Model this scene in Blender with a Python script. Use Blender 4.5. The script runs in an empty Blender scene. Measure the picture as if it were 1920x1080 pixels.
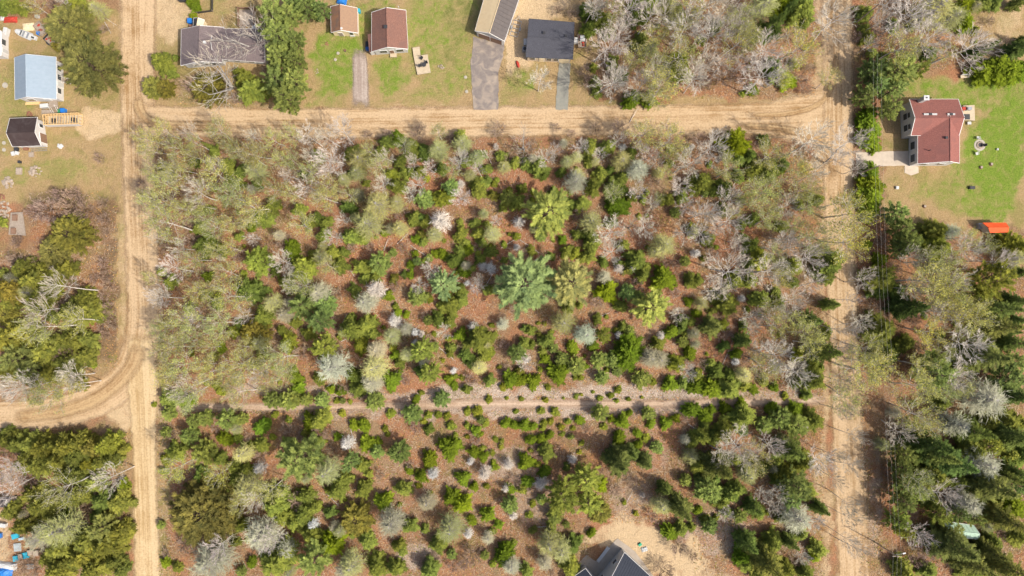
import bpy, math, random
import numpy as np
from mathutils import Vector, Matrix
SC = bpy.context.scene
COL = SC.collection
R = math.radians

# ---------------------------------------------------------------- camera, sky, sun, exposure
CAM_H, FPX, TILT = 150.0, 1280.0, math.atan(30.0/1280.0)
cd = bpy.data.cameras.new('camera'); cam = bpy.data.objects.new('camera', cd); COL.objects.link(cam)
cam.location = (0, 0, CAM_H); cam.rotation_euler = (TILT, 0, 0)
cd.sensor_width = 36; cd.lens = 24.0; cd.clip_start = 1; cd.clip_end = 3000
SC.camera = cam
SUN_EL = R(50); SUN_XY = (0.88, -0.475)                     # ground direction towards the sun
w = bpy.data.worlds.new("World"); SC.world = w; w.use_nodes = True
wn = w.node_tree; sky = wn.nodes.new('ShaderNodeTexSky'); sky.sky_type = 'NISHITA'; sky.dust_density = 4.0; sky.air_density = 0.8; sky.sun_disc = False
sky.sun_elevation = SUN_EL; sky.sun_rotation = math.atan2(SUN_XY[0], SUN_XY[1])
wn.links.new(sky.outputs[0], wn.nodes['Background'].inputs[0]); wn.nodes['Background'].inputs[1].default_value = 0.15
sl = bpy.data.lights.new('sun', 'SUN'); sl.energy = 3.5; sl.angle = R(0.5); sl.color = (1.0, 0.94, 0.84)
so = bpy.data.objects.new('sun', sl); COL.objects.link(so)
k = math.hypot(*SUN_XY)
sd = Vector((SUN_XY[0]/k*math.cos(SUN_EL), SUN_XY[1]/k*math.cos(SUN_EL), math.sin(SUN_EL)))
so.rotation_euler = sd.to_track_quat('Z', 'Y').to_euler(); so.location = sd*300
SC.view_settings.view_transform = 'Standard'; SC.view_settings.look = 'None'; SC.view_settings.gamma = 1
SC.view_settings.exposure = 0.27
SC.cycles.max_bounces = 5; SC.cycles.diffuse_bounces = 3; SC.cycles.transmission_bounces = 3; SC.cycles.transparent_max_bounces = 8

# ---------------------------------------------------------------- helpers
ct, st = math.cos(TILT), math.sin(TILT)
def G(px, py, h=0.0):
    """ground plan position of the point seen at photograph pixel px,py if it stands h metres up"""
    x, y, z = (px-960)/FPX, (540-py)/FPX, -1.0
    y, z = y*ct - z*st, y*st + z*ct
    t = (CAM_H-h)/(-z)
    return (x*t, y*t)
MPP = CAM_H/FPX
def W(px, py, h=0.0, z=None):
    a = G(px, py, h); return Vector((a[0], a[1], h if z is None else z))
def tag(o, label=None, cat=None, group=None, kind=None):
    if label: o['label'] = label
    if cat: o['category'] = cat
    if group: o['group'] = group
    if kind: o['kind'] = kind
    return o
def empty(name, loc, rz=0, label=None, cat=None, group=None):
    o = bpy.data.objects.new(name, None); COL.objects.link(o); o.location = loc; o.rotation_euler = (0, 0, rz)
    o.empty_display_size = 0.5
    return tag(o, label, cat, group)
class MB:
    def __init__(s): s.v = []; s.f = []; s.m = []
    def quad(s, *p, mi=0):
        n = len(s.v); s.v += [tuple(a) for a in p]; s.f.append(tuple(range(n, n+len(p)))); s.m.append(mi); return s
    def box(s, c, d, rz=0, mi=0, tilt=0):
        cx, cy, cz = c; a, b, h = d[0]/2, d[1]/2, d[2]/2; n = len(s.v); ca, sa = math.cos(rz), math.sin(rz)
        for z in (-h, h):
            for x, y in ((-a, -b), (a, -b), (a, b), (-a, b)):
                zz = z + x*tilt
                s.v.append((cx+x*ca-y*sa, cy+x*sa+y*ca, cz+zz))
        for q in ((3,2,1,0),(4,5,6,7),(0,1,5,4),(1,2,6,5),(2,3,7,6),(3,0,4,7)): s.f.append(tuple(n+i for i in q)); s.m.append(mi)
        return s
    def tube(s, p0, p1, r0, r1=None, n=6, cap=True):
        r1 = r0 if r1 is None else r1
        p0 = Vector(p0); p1 = Vector(p1); d = p1-p0
        if d.length < 1e-6: return s
        d.normalize(); a = d.orthogonal().normalized(); b = d.cross(a); k = len(s.v)
        for p, r in ((p0, r0), (p1, r1)):
            for i in range(n):
                t = 2*math.pi*i/n; s.v.append(tuple(p + a*(math.cos(t)*r) + b*(math.sin(t)*r)))
        for i in range(n): s.f.append((k+i, k+(i+1) % n, k+n+(i+1) % n, k+n+i)); s.m.append(0)
        if cap: s.f.append(tuple(k+n+i for i in range(n))); s.f.append(tuple(k+n-1-i for i in range(n))); s.m += [0, 0]
        return s
    def disc(s, c, r, h, n=20, squash=1, rz=0): return s.tube(c, (c[0], c[1], c[2]+h), r, r*0.97, n)
    def lathe(s, c, prof, n=14):
        k = len(s.v)
        for r, z in prof:
            for i in range(n): t = 2*math.pi*i/n; s.v.append((c[0]+r*math.cos(t), c[1]+r*math.sin(t), c[2]+z))
        for j in range(len(prof)-1):
            for i in range(n): s.f.append((k+j*n+i, k+j*n+(i+1) % n, k+(j+1)*n+(i+1) % n, k+(j+1)*n+i)); s.m.append(0)
        s.f.append(tuple(k+(len(prof)-1)*n+i for i in range(n))); s.m.append(0)
        return s
    def prism(s, pts, z0, z1, mi=0):
        n = len(pts); k = len(s.v)
        ar = sum(pts[i][0]*pts[(i+1) % n][1]-pts[(i+1) % n][0]*pts[i][1] for i in range(n))
        if ar < 0: pts = list(pts)[::-1]
        for z in (z0, z1): s.v += [(p[0], p[1], z) for p in pts]
        s.f.append(tuple(k+n+i for i in range(n))); s.f.append(tuple(k+n-1-i for i in range(n))); s.m += [mi, mi]
        for i in range(n): s.f.append((k+i, k+(i+1) % n, k+n+(i+1) % n, k+n+i)); s.m.append(mi)
        return s
    def lump(s, c, r, rnd, sq=0.6, nu=7, nv=5, j=0.2):
        k = len(s.v); sx = r*(1+rnd.uniform(-j, j)); sy = r*(1+rnd.uniform(-j, j))
        for a in range(nv+1):
            ph = math.pi*a/nv
            for b in range(nu):
                t = 2*math.pi*b/nu; q = 1+rnd.uniform(-j, j)*(0 < a < nv)
                s.v.append((c[0]+sx*q*math.sin(ph)*math.cos(t), c[1]+sy*q*math.sin(ph)*math.sin(t), c[2]+r*sq*math.cos(ph)))
        for a in range(nv):
            for b in range(nu): s.f.append((k+a*nu+b, k+(a+1)*nu+b, k+(a+1)*nu+(b+1) % nu, k+a*nu+(b+1) % nu)); s.m.append(0)
        return s
    def build(s, name, mat, parent=None, loc=None, rz=0, **tg):
        me = bpy.data.meshes.new(name); me.from_pydata(s.v, [], s.f)
        for q in (mat if isinstance(mat, (list, tuple)) else [mat]): me.materials.append(q)
        if isinstance(mat, (list, tuple)): me.polygons.foreach_set('material_index', s.m)
        me.update(); o = bpy.data.objects.new(name, me); COL.objects.link(o)
        if parent: o.parent = parent
        if loc is not None: o.location = loc
        o.rotation_euler = (0, 0, rz)
        return tag(o, **tg)

# ---------------------------------------------------------------- materials
def nm(name):
    m = bpy.data.materials.new(name); m.use_nodes = True; nt = m.node_tree; nt.nodes.clear()
    return m, nt, nt.nodes, nt.links
def N(nt, t, **kw):
    n = nt.nodes.new(t)
    for a, b in kw.items():
        if a in n.inputs and not hasattr(n, a): n.inputs[a].default_value = b
        else:
            try: setattr(n, a, b)
            except Exception: n.inputs[a].default_value = b
    return n
def noise(nt, vec, scale, detail=4, rough=0.6, dist=0):
    n = nt.nodes.new('ShaderNodeTexNoise'); n.inputs['Scale'].default_value = scale; n.inputs['Detail'].default_value = detail
    n.inputs['Roughness'].default_value = rough; n.inputs['Distortion'].default_value = dist
    if vec is not None: nt.links.new(vec, n.inputs['Vector'])
    return n.outputs['Fac']
def ramp(nt, fac, stops):
    n = nt.nodes.new('ShaderNodeValToRGB'); cr = n.color_ramp
    while len(cr.elements) < len(stops): cr.elements.new(0.5)
    for e, (p, c) in zip(cr.elements, stops):
        e.position = p; e.color = (c[0], c[1], c[2], 1) if isinstance(c, (tuple, list)) else (c, c, c, 1)
    nt.links.new(fac, n.inputs[0]); return n.outputs[0]
def mix(nt, fac, a, b, mode='MIX'):
    n = nt.nodes.new('ShaderNodeMix'); n.data_type = 'RGBA'; n.blend_type = mode; n.clamp_factor = True
    for s, v in ((0, fac), (6, a), (7, b)):
        if isinstance(v, (int, float)): n.inputs[s].default_value = v
        elif isinstance(v, (tuple, list)): n.inputs[s].default_value = (v[0], v[1], v[2], 1)
        else: nt.links.new(v, n.inputs[s])
    return n.outputs[2]
def mth(nt, op, a, b=None, c=None):
    n = nt.nodes.new('ShaderNodeMath'); n.operation = op
    for i, v in enumerate((a, b, c)):
        if v is None: continue
        if isinstance(v, (int, float)): n.inputs[i].default_value = v
        else: nt.links.new(v, n.inputs[i])
    return n.outputs[0]
def bump(nt, h, strength=0.5, dist=0.1):
    n = nt.nodes.new('ShaderNodeBump'); n.inputs['Strength'].default_value = strength; n.inputs['Distance'].default_value = dist
    nt.links.new(h, n.inputs['Height']); return n.outputs[0]
def finish(nt, col, rough=0.8, normal=None, metal=0, spec=0.3):
    b = nt.nodes.new('ShaderNodeBsdfPrincipled'); o = nt.nodes.new('ShaderNodeOutputMaterial')
    b.inputs['Roughness'].default_value = rough; b.inputs['Metallic'].default_value = metal; b.inputs['Specular IOR Level'].default_value = spec
    if isinstance(col, (tuple, list)): b.inputs['Base Color'].default_value = (col[0], col[1], col[2], 1)
    else: nt.links.new(col, b.inputs['Base Color'])
    if normal: nt.links.new(normal, b.inputs['Normal'])
    nt.links.new(b.outputs[0], o.inputs[0]); return b
def objc(nt): return nt.nodes.new('ShaderNodeTexCoord').outputs['Object']
def mapv(nt, v, sc=(1,1,1), rot=(0,0,0)):
    n = nt.nodes.new('ShaderNodeMapping'); n.inputs['Scale'].default_value = sc; n.inputs['Rotation'].default_value = rot
    nt.links.new(v, n.inputs[0]); return n.outputs[0]
_mc = {}
def M(name, c1, c2=None, sc=2.0, rough=0.75, metal=0, wear=None, spec=0.3, bmp=0.15, ribs=None):
    if name in _mc: return _mc[name]
    m, nt, nd, lk = nm(name); v = objc(nt)
    c2 = c2 or tuple(x*0.75 for x in c1)
    f = noise(nt, v, sc, 5, 0.65); c = mix(nt, ramp(nt, f, [(0.3, 0.0), (0.7, 1.0)]), c1, c2)
    if wear: c = mix(nt, ramp(nt, noise(nt, v, 0.5, 3, 0.5, 1.0), [(0.45, 0.0), (0.7, 0.8)]), c, wear)
    if ribs:
        ang, per, dark = ribs; wv = nt.nodes.new('ShaderNodeTexWave'); wv.wave_type = 'BANDS'; wv.bands_direction = 'X'
        lk.new(mapv(nt, v, (1, 1, 1), (0, 0, ang)), wv.inputs[0]); wv.inputs['Scale'].default_value = 0.3142/per*1.0
        c = mix(nt, ramp(nt, wv.outputs['Fac'], [(0.0, dark), (0.18, 0.0)]), c, (0.02, 0.02, 0.02))
    finish(nt, c, rough, bump(nt, f, bmp, 0.05), metal, spec); _mc[name] = m; return m

def leaf_mat(name, col, var=0.35, trans=0.3, leafy=False):
    m, nt, nd, lk = nm(name)
    oi = nt.nodes.new('ShaderNodeObjectInfo'); geo = nt.nodes.new('ShaderNodeNewGeometry')
    v = objc(nt)
    at = nt.nodes.new('ShaderNodeAttribute'); at.attribute_name = 'rnd'
    f = noise(nt, v, 1.0, 4, 0.75)
    c = mix(nt, 1.0, oi.outputs['Color'], col, 'MULTIPLY')
    if leafy: c = mix(nt, 1.0, c, mix(nt, at.outputs['Fac'], (.50, .64, .55), (1.42, 1.30, .92)), 'MULTIPLY')
    b = mth(nt, 'ADD', mth(nt, 'MULTIPLY', at.outputs['Fac'], var), mth(nt, 'MULTIPLY', f, var))
    b = mth(nt, 'ADD', b, 1-var)
    hs = nt.nodes.new('ShaderNodeHueSaturation'); lk.new(c, hs.inputs['Color']); lk.new(b, hs.inputs['Value'])
    lk.new(mth(nt, 'ADD', mth(nt, 'MULTIPLY', at.outputs['Fac'], 0.03), 0.485), hs.inputs['Hue'])
    d = nt.nodes.new('ShaderNodeBsdfDiffuse'); t = nt.nodes.new('ShaderNodeBsdfTranslucent'); x = nt.nodes.new('ShaderNodeMixShader')
    lk.new(hs.outputs[0], d.inputs[0]); lk.new(hs.outputs[0], t.inputs[0]); x.inputs[0].default_value = trans
    lk.new(d.outputs[0], x.inputs[1]); lk.new(t.outputs[0], x.inputs[2])
    o = nt.nodes.new('ShaderNodeOutputMaterial'); lk.new(x.outputs[0], o.inputs[0]); return m

# ---------------------------------------------------------------- ground sheet with soil zones
rng = np.random.default_rng(7)
def axis(lo, hi, step, far):
    core = list(np.arange(lo, hi+step, step)); out = []; x = lo; s = step*2
    while x > -far: x -= s; s *= 1.6; out.append(x)
    out = out[::-1]; x = core[-1]; s = step*2; o2 = []
    while x < far: x += s; s *= 1.6; o2.append(x)
    return np.array(out+core+o2)
gx = axis(-122, 122, 0.7, 1500); gy = axis(-70, 76, 0.7, 1500)
XX, YY = np.meshgrid(gx, gy)
def topx(X, Y):                                            # ground metres -> photograph pixels, only to lay out the soil zones
    z = -CAM_H; y2 = Y*ct + z*st; z2 = -Y*st + z*ct
    return 960 + X/(-z2)*FPX, 540 - y2/(-z2)*FPX
PX, PY = topx(XX, YY)
def vnoise(X, Y, s, seed):
    r = np.random.default_rng(seed); n = 256; g = r.random((n, n)); a = X/s; b = Y/s
    i = np.floor(a).astype(int); j = np.floor(b).astype(int); u = a-i; v = b-j; u = u*u*(3-2*u); v = v*v*(3-2*v)
    q = lambda p, k: g[p % n, k % n]
    return (q(i,j)*(1-u)+q(i+1,j)*u)*(1-v)+(q(i,j+1)*(1-u)+q(i+1,j+1)*u)*v
WX = PX + (vnoise(PX, PY, 26, 1)-.5)*26 + (vnoise(PX, PY, 9, 2)-.5)*12
WY = PY + (vnoise(PX, PY, 26, 3)-.5)*26 + (vnoise(PX, PY, 9, 4)-.5)*12
ZN = ['green', 'dry', 'sand', 'slash', 'brush', 'rust']
Z = {k: np.zeros_like(PX) for k in ZN}
def ell(ch, cx, cy, rx, ry, s=1.0, soft=0.45):
    d = np.sqrt(((WX-cx)/rx)**2+((WY-cy)/ry)**2); f = np.clip((1-d)/soft+0.5, 0, 1); f = f*f*(3-2*f)*s
    Z[ch] = np.maximum(Z[ch], f)
def rect(ch, x0, y0, x1, y1, s=1.0, soft=8):
    d = np.minimum(np.minimum(WX-x0, x1-WX), np.minimum(WY-y0, y1-WY)); f = np.clip(d/soft+0.5, 0, 1)*s
    Z[ch] = np.maximum(Z[ch], f)
# dry grass yards and verges
rect('dry', -200, 28, 240, 385, .95); rect('dry', 280, -60, 1120, 208, .9); rect('dry', 280, 186, 1545, 210, .8, 6)
rect('dry', 215, 380, 245, 640, .8, 10); rect('dry', 150, 620, 240, 740, .5, 12); rect('dry', 200, 780, 256, 900, .45, 10); rect('dry', 286, 620, 318, 1110, .7, 8)
ell('dry', 1872, 60, 75, 75, .9); rect('dry', 1655, 150, 2100, 430, .9, 12); rect('dry', 1520, 250, 1552, 1110, .35, 8)
rect('dry', 1612, 690, 1665, 1110, .30, 10); rect('dry', 860, 60, 900, 200, .8)
# mown / growing green
for a in [(22,190,50,60,.5),(80,135,30,30,.3),(110,315,60,22,.55),(160,330,30,20,.3),(15,255,20,45,.4),(115,255,45,14,.35),(30,330,28,18,.6),(205,275,22,20,.25),(150,190,40,25,.25),
          (632,115,42,72,1.0),(600,190,30,12,.7),(668,70,22,40,.9),(735,140,34,40,.95),(800,60,80,60,.8),(840,110,55,70,.7),(700,30,60,30,.7),(770,185,60,14,.5),(850,10,60,30,.8),(820,170,40,25,.6),
          (975,160,30,26,.7),(950,185,15,14,.4),(1000,170,25,20,.25),(310,80,30,20,.3),(430,12,50,14,.4),
          (1850,175,110,28,.95),(1870,300,60,85,1.25),(1850,380,60,40,1.0),(1770,360,60,30,.7),(1740,160,50,16,.85),(1820,320,40,60,.8),(1900,230,40,50,1.2),(1690,350,25,20,.25),(1700,300,16,14,.3),(1790,350,50,20,.7)]:
    ell('green', *a)
# bare pale sand
for a in [(980,60,34,70,.95),(1010,15,60,30,.8),(965,115,16,40,.7),(320,20,40,60,.7),(200,228,55,26,.75),(235,760,60,42,.8),(262,680,34,60,.7),(1500,222,90,34,.95),(1545,270,24,60,.7),
          (1190,1010,60,36,1.0),(1255,1050,80,38,1.0),(1120,1005,28,20,.7),(1160,975,30,18,.8),(1320,1085,60,20,.6),(300,225,50,24,.8),(1545,180,20,60,.6),(190,215,40,10,.5),(1740,100,20,20,.2),(5,1010,20,60,.8),
          (1895,45,30,40,.5),(1060,22,30,16,.4),(195,640,30,14,.2)]:
    ell('sand', *a)
rect('sand', 1534, -60, 1556, 1110, .55, 10); rect('sand', 226, -60, 262, 640, .45, 8); rect('sand', 300, 203, 1540, 212, .4, 5)
# pale slash and wood chips
for a in [(800,740,70,16,.8),(920,742,120,15,1.0),(1080,742,120,15,1.1),(1260,742,110,15,1.0),(980,775,230,11,.8),(1150,775,120,9,.8),(720,745,60,14,.6),(780,1045,45,26,.8),(955,870,50,40,.55),(1010,940,60,50,.55),
          (1340,1000,70,40,.6),(880,905,60,30,.4),(760,900,60,50,.35),(1180,930,40,40,.5),(1230,845,30,60,.45),(1250,640,90,30,.4),(1290,690,60,30,.35),(690,690,30,14,.4),(1120,700,60,18,.5),(930,690,40,18,.4),
          (1010,640,40,26,.3),(1640,1000,16,50,.6),(1640,900,14,80,.5),(235,560,18,60,.3)]:
    ell('slash', *a)
rect('slash', 420, 727, 1520, 751, .75, 14); rect('slash', 560, 764, 1400, 786, .7, 12); rect('slash', 760, 722, 1300, 750, .85, 14)
# dark bare brush and wet brown patches
for a in [(205,480,20,120,.75),(200,600,22,70,.85),(195,410,16,40,.6),(120,372,48,18,.9),(110,395,90,40,.45),(440,180,100,30,.35),(860,30,26,40,.45),(850,90,14,50,.4),(880,190,30,12,.4),(1070,50,50,60,.4),(1120,140,36,40,.45),
          (1640,520,30,200,.45),(1650,760,25,160,.5),(1300,90,120,70,.35),(1480,60,60,70,.4),(1870,620,60,140,.45),(1640,90,30,110,.5),(1150,905,60,30,.2),(340,260,90,30,.3),(1000,235,300,14,.3),(1290,560,60,60,.3)]:
    ell('brush', *a)
# rust coloured needle and leaf litter
for a in [(1000,460,160,60,1.),(740,470,130,70,.9),(820,340,60,40,.9),(960,340,60,40,.9),(700,620,60,50,.8),(850,560,70,80,.8),(1250,520,60,60,1.),(1310,640,100,50,.8),(860,700,140,25,.6),(600,420,60,50,.8),(470,520,70,50,.7),
          (560,690,60,30,.6),(590,90,22,100,.55),(590,30,25,40,.6),(1640,500,30,100,.7),(1900,865,30,20,1.),(1700,960,60,60,.6),(1380,440,60,30,.8),(1100,640,90,50,.7),(1180,480,60,60,.9),(500,900,200,120,.4),(1400,860,140,100,.5),
          (60,900,80,60,.4),(50,640,60,30,.6),(80,690,50,20,.6),(1810,720,40,30,.5),(1100,800,300,40,.35),(1670,340,22,60,.5),(1660,100,40,80,.3),(1300,110,80,40,.5)]:
    ell('rust', *a)
me = bpy.data.meshes.new('ground'); ny, nx = XX.shape
ZZ = (vnoise(XX, YY, 6, 11)-.5)*.12 + (vnoise(XX, YY, 25, 12)-.5)*.0
ZZ = ZZ*0 - 0.02
V = np.stack([XX, YY, ZZ], -1).reshape(-1, 3)
idx = np.arange(nx*ny).reshape(ny, nx)
F = np.stack([idx[:-1, :-1], idx[:-1, 1:], idx[1:, 1:], idx[1:, :-1]], -1).reshape(-1, 4)
def mesh_np(me, V, F):
    k = F.shape[1]; me.vertices.add(len(V)); me.vertices.foreach_set('co', V.astype(np.float32).ravel())
    me.loops.add(F.size); me.loops.foreach_set('vertex_index', F.astype(np.int32).ravel())
    me.polygons.add(len(F)); me.polygons.foreach_set('loop_start', np.arange(0, F.size, k, dtype=np.int32))
    me.update(calc_edges=True)
mesh_np(me, V, F)
for k in ZN:
    a = me.attributes.new(k, 'FLOAT', 'POINT'); a.data.foreach_set('value', Z[k].astype(np.float32).ravel())
m, nt, nd, lk = nm('ground soil'); v = objc(nt)
def A(n):
    a = nt.nodes.new('ShaderNodeAttribute'); a.attribute_name = n; return a.outputs['Fac']
fine = noise(nt, v, 3.2, 6, 0.75); mid = noise(nt, v, 0.55, 5, 0.65, .4); big = noise(nt, v, 0.09, 3, 0.6, .6); vf = noise(nt, v, 9.0, 3, 0.7)
def brk(ch, lo=0.35, hi=0.65, amt=0.55):                   # break a zone's edge up with noise
    s = mth(nt, 'ADD', A(ch), mth(nt, 'MULTIPLY', mth(nt, 'SUBTRACT', mid, 0.5), amt*1.6))
    s = mth(nt, 'ADD', s, mth(nt, 'MULTIPLY', mth(nt, 'SUBTRACT', fine, 0.5), amt))
    s = mth(nt, 'MULTIPLY', s, mth(nt, 'GREATER_THAN', A(ch), 0.001))
    return ramp(nt, s, [(lo, 0.0), (hi+0.2, 1.0)])
litter = mix(nt, ramp(nt, fine, [(0.32, 0.0), (0.7, 1.0)]), (0.17, 0.085, 0.040), (0.46, 0.265, 0.135))
grey = mix(nt, ramp(nt, fine, [(0.3, 0.0), (0.7, 1.0)]), (0.18, 0.110, 0.062), (0.46, 0.315, 0.185))
c = mix(nt, ramp(nt, big, [(0.38, 0.0), (0.62, 1.0)]), litter, grey)
mossy = mix(nt, ramp(nt, fine, [(0.3, 0.0), (0.7, 1.0)]), (0.13, 0.105, 0.030), (0.34, 0.27, 0.10))
c = mix(nt, ramp(nt, noise(nt, v, 0.2, 4, .7), [(0.50, 0.0), (0.62, 0.6)]), c, mossy)
rust = mix(nt, ramp(nt, fine, [(0.3, 0.0), (0.68, 1.0)]), (0.23, 0.088, 0.040), (0.54, 0.265, 0.145))
c = mix(nt, ramp(nt, noise(nt, v, 0.12, 5, .7, .8), [(0.46, 0.0), (0.60, 0.75)]), c, rust)
c = mix(nt, mth(nt, 'MULTIPLY', brk('rust', .3, .6), 0.8), c, rust)
dry = mix(nt, ramp(nt, fine, [(0.3, 0.0), (0.7, 1.0)]), (0.30, 0.195, 0.085), (0.50, 0.36, 0.19))
dry = mix(nt, ramp(nt, noise(nt, v, 0.16, 5, .7, .5), [(0.48, 0.0), (0.62, 0.75)]), dry, mix(nt, fine, (0.15, 0.14, 0.035), (0.36, 0.31, 0.11)))
c = mix(nt, brk('dry', .2, .5, .35), c, dry)
green = mix(nt, ramp(nt, fine, [(0.3, 0.0), (0.7, 1.0)]), (0.20, 0.185, 0.050), (0.38, 0.35, 0.125))
green2 = mix(nt, ramp(nt, fine, [(0.3, 0.0), (0.7, 1.0)]), (0.085, 0.165, 0.012), (0.225, 0.335, 0.036))
green = mix(nt, ramp(nt, mth(nt, 'ADD', mid, mth(nt, 'MULTIPLY', A('green'), .35)), [(0.68, 0.0), (0.95, 1.0)]), green, green2)
c = mix(nt, mth(nt, 'MULTIPLY', brk('green', .1, .75, .8), .9), c, green)
brush = mix(nt, ramp(nt, fine, [(0.35, 0.0), (0.7, 1.0)]), (0.055, 0.035, 0.020), (0.31, 0.21, 0.13))
c = mix(nt, mth(nt, 'MULTIPLY', brk('brush', .3, .75, .9), .85), c, brush)
slash = mix(nt, ramp(nt, noise(nt, v, 4.5, 4, .8), [(0.38, 0.0), (0.6, 1.0)]), (0.27, 0.175, 0.12), (0.66, 0.55, 0.44))
c = mix(nt, brk('slash', .3, .7, .7), c, slash)
sand = mix(nt, ramp(nt, fine, [(0.3, 0.0), (0.7, 1.0)]), (0.50, 0.355, 0.20), (0.68, 0.51, 0.31))
sand = mix(nt, ramp(nt, noise(nt, v, 0.35, 5, .7, .6), [(0.55, 0.0), (0.72, .7)]), sand, (0.38, 0.25, 0.14))
c = mix(nt, brk('sand', .25, .6, .5), c, sand)
c = mix(nt, ramp(nt, vf, [(0.25, .35), (0.5, 0.0)]), c, (0.05, 0.03, 0.02))
hgt = mth(nt, 'ADD', mth(nt, 'MULTIPLY', fine, 1.0), mth(nt, 'MULTIPLY', mid, 1.5))
finish(nt, c, 0.95, bump(nt, hgt, 0.9, 0.28), 0, 0.1)
me.materials.append(m)
ground = bpy.data.objects.new('ground', me); COL.objects.link(ground)
tag(ground, 'leaf litter, dry grass, lawns and sand under the trees and houses', 'ground', kind='structure')

# ---------------------------------------------------------------- roads
def catmull(pts, n=14):
    out = []; P = [pts[0]]+list(pts)+[pts[-1]]
    for i in range(1, len(P)-2):
        for j in range(n):
            t = j/n; a, b, c, d = P[i-1], P[i], P[i+1], P[i+2]
            out.append(tuple(0.5*((2*b[q])+(-a[q]+c[q])*t+(2*a[q]-5*b[q]+4*c[q]-d[q])*t*t+(-a[q]+3*b[q]-3*c[q]+d[q])*t**3) for q in range(len(b))))
    out.append(pts[-1]); return out
def road_mat(name, light, dark, streak=1.0, base=0.3, edge=0.16, gap=None):
    m, nt, nd, lk = nm(name)
    def A(n):
        a = nt.nodes.new('ShaderNodeAttribute'); a.attribute_name = n; return a.outputs['Fac']
    tu, tv, tw = A('tu'), A('tv'), A('tw')                 # metres across, metres along, across as -1..1
    cb = nt.nodes.new('ShaderNodeCombineXYZ'); lk.new(tu, cb.inputs[0]); lk.new(mth(nt, 'MULTIPLY', tv, 0.022), cb.inputs[1])
    s1 = noise(nt, cb.outputs[0], 1.9, 5, 0.8); s2 = noise(nt, cb.outputs[0], 0.42, 3, 0.6)
    v = objc(nt); f = noise(nt, v, 2.6, 6, .7); g = noise(nt, v, 0.22, 4, .6, .5)
    s = mth(nt, 'ADD', mth(nt, 'MULTIPLY', s1, .75*streak), mth(nt, 'MULTIPLY', s2, .45*streak))
    s = mth(nt, 'ADD', s, mth(nt, 'MULTIPLY', mth(nt, 'SUBTRACT', g, .5), .35)); s = mth(nt, 'ADD', s, mth(nt, 'MULTIPLY', mth(nt, 'SUBTRACT', f, .5), .25))
    c = mix(nt, ramp(nt, s, [(base+.15, 0.0), (base+.33, 1.0)]), dark, light)
    c = mix(nt, ramp(nt, f, [(0.3, .45), (0.55, 0.0)]), c, tuple(x*.6 for x in dark))
    e = mth(nt, 'ADD', mth(nt, 'ABSOLUTE', tw), mth(nt, 'MULTIPLY', mth(nt, 'SUBTRACT', noise(nt, v, .45, 5, .7), .5), .55))
    al = ramp(nt, e, [(1-edge-.12, 1.0), (1.0-.02, 0.0)])
    al = mix(nt, 1.0, al, ramp(nt, mth(nt, 'ADD', A('te'), mth(nt, 'MULTIPLY', mth(nt, 'SUBTRACT', noise(nt, v, .6, 4, .7), .5), .9)), [(.15, 0.0), (.7, 1.0)]), 'MULTIPLY')
    if gap: al = mix(nt, 1.0, al, ramp(nt, mth(nt, 'ADD', s, mth(nt, 'MULTIPLY', f, .3)), [(gap, 0.0), (gap+.15, 1.0)]), 'MULTIPLY')
    b = nt.nodes.new('ShaderNodeBsdfDiffuse'); lk.new(c, b.inputs[0]); lk.new(bump(nt, mth(nt, 'ADD', s1, mth(nt, 'MULTIPLY', f, .5)), .6, .12), b.inputs['Normal'])
    t = nt.nodes.new('ShaderNodeBsdfTransparent'); x = nt.nodes.new('ShaderNodeMixShader'); o = nt.nodes.new('ShaderNodeOutputMaterial')
    lk.new(al, x.inputs[0]); lk.new(t.outputs[0], x.inputs[1]); lk.new(b.outputs[0], x.inputs[2]); lk.new(x.outputs[0], o.inputs[0]); return m
RL, RD = (0.56, 0.405, 0.245), (0.32, 0.195, 0.088)
mat_road = road_mat('packed dirt road', RL, RD)
mat_pale = road_mat('pale sandy road', (0.62, 0.465, 0.27), (0.43, 0.29, 0.14), base=.32)
mat_rut = road_mat('tyre ruts', (0.50, 0.35, 0.19), (0.30, 0.18, 0.085), edge=.5, gap=.42)
mat_trail = road_mat('forest trail soil', (0.56, 0.42, 0.30), (0.34, 0.22, 0.14), edge=.7, gap=.38)
mat_gravel = road_mat('grey gravel', (0.46, 0.38, 0.32), (0.32, 0.25, 0.205), streak=.9, edge=.25)
ZL = [0.0]
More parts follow.
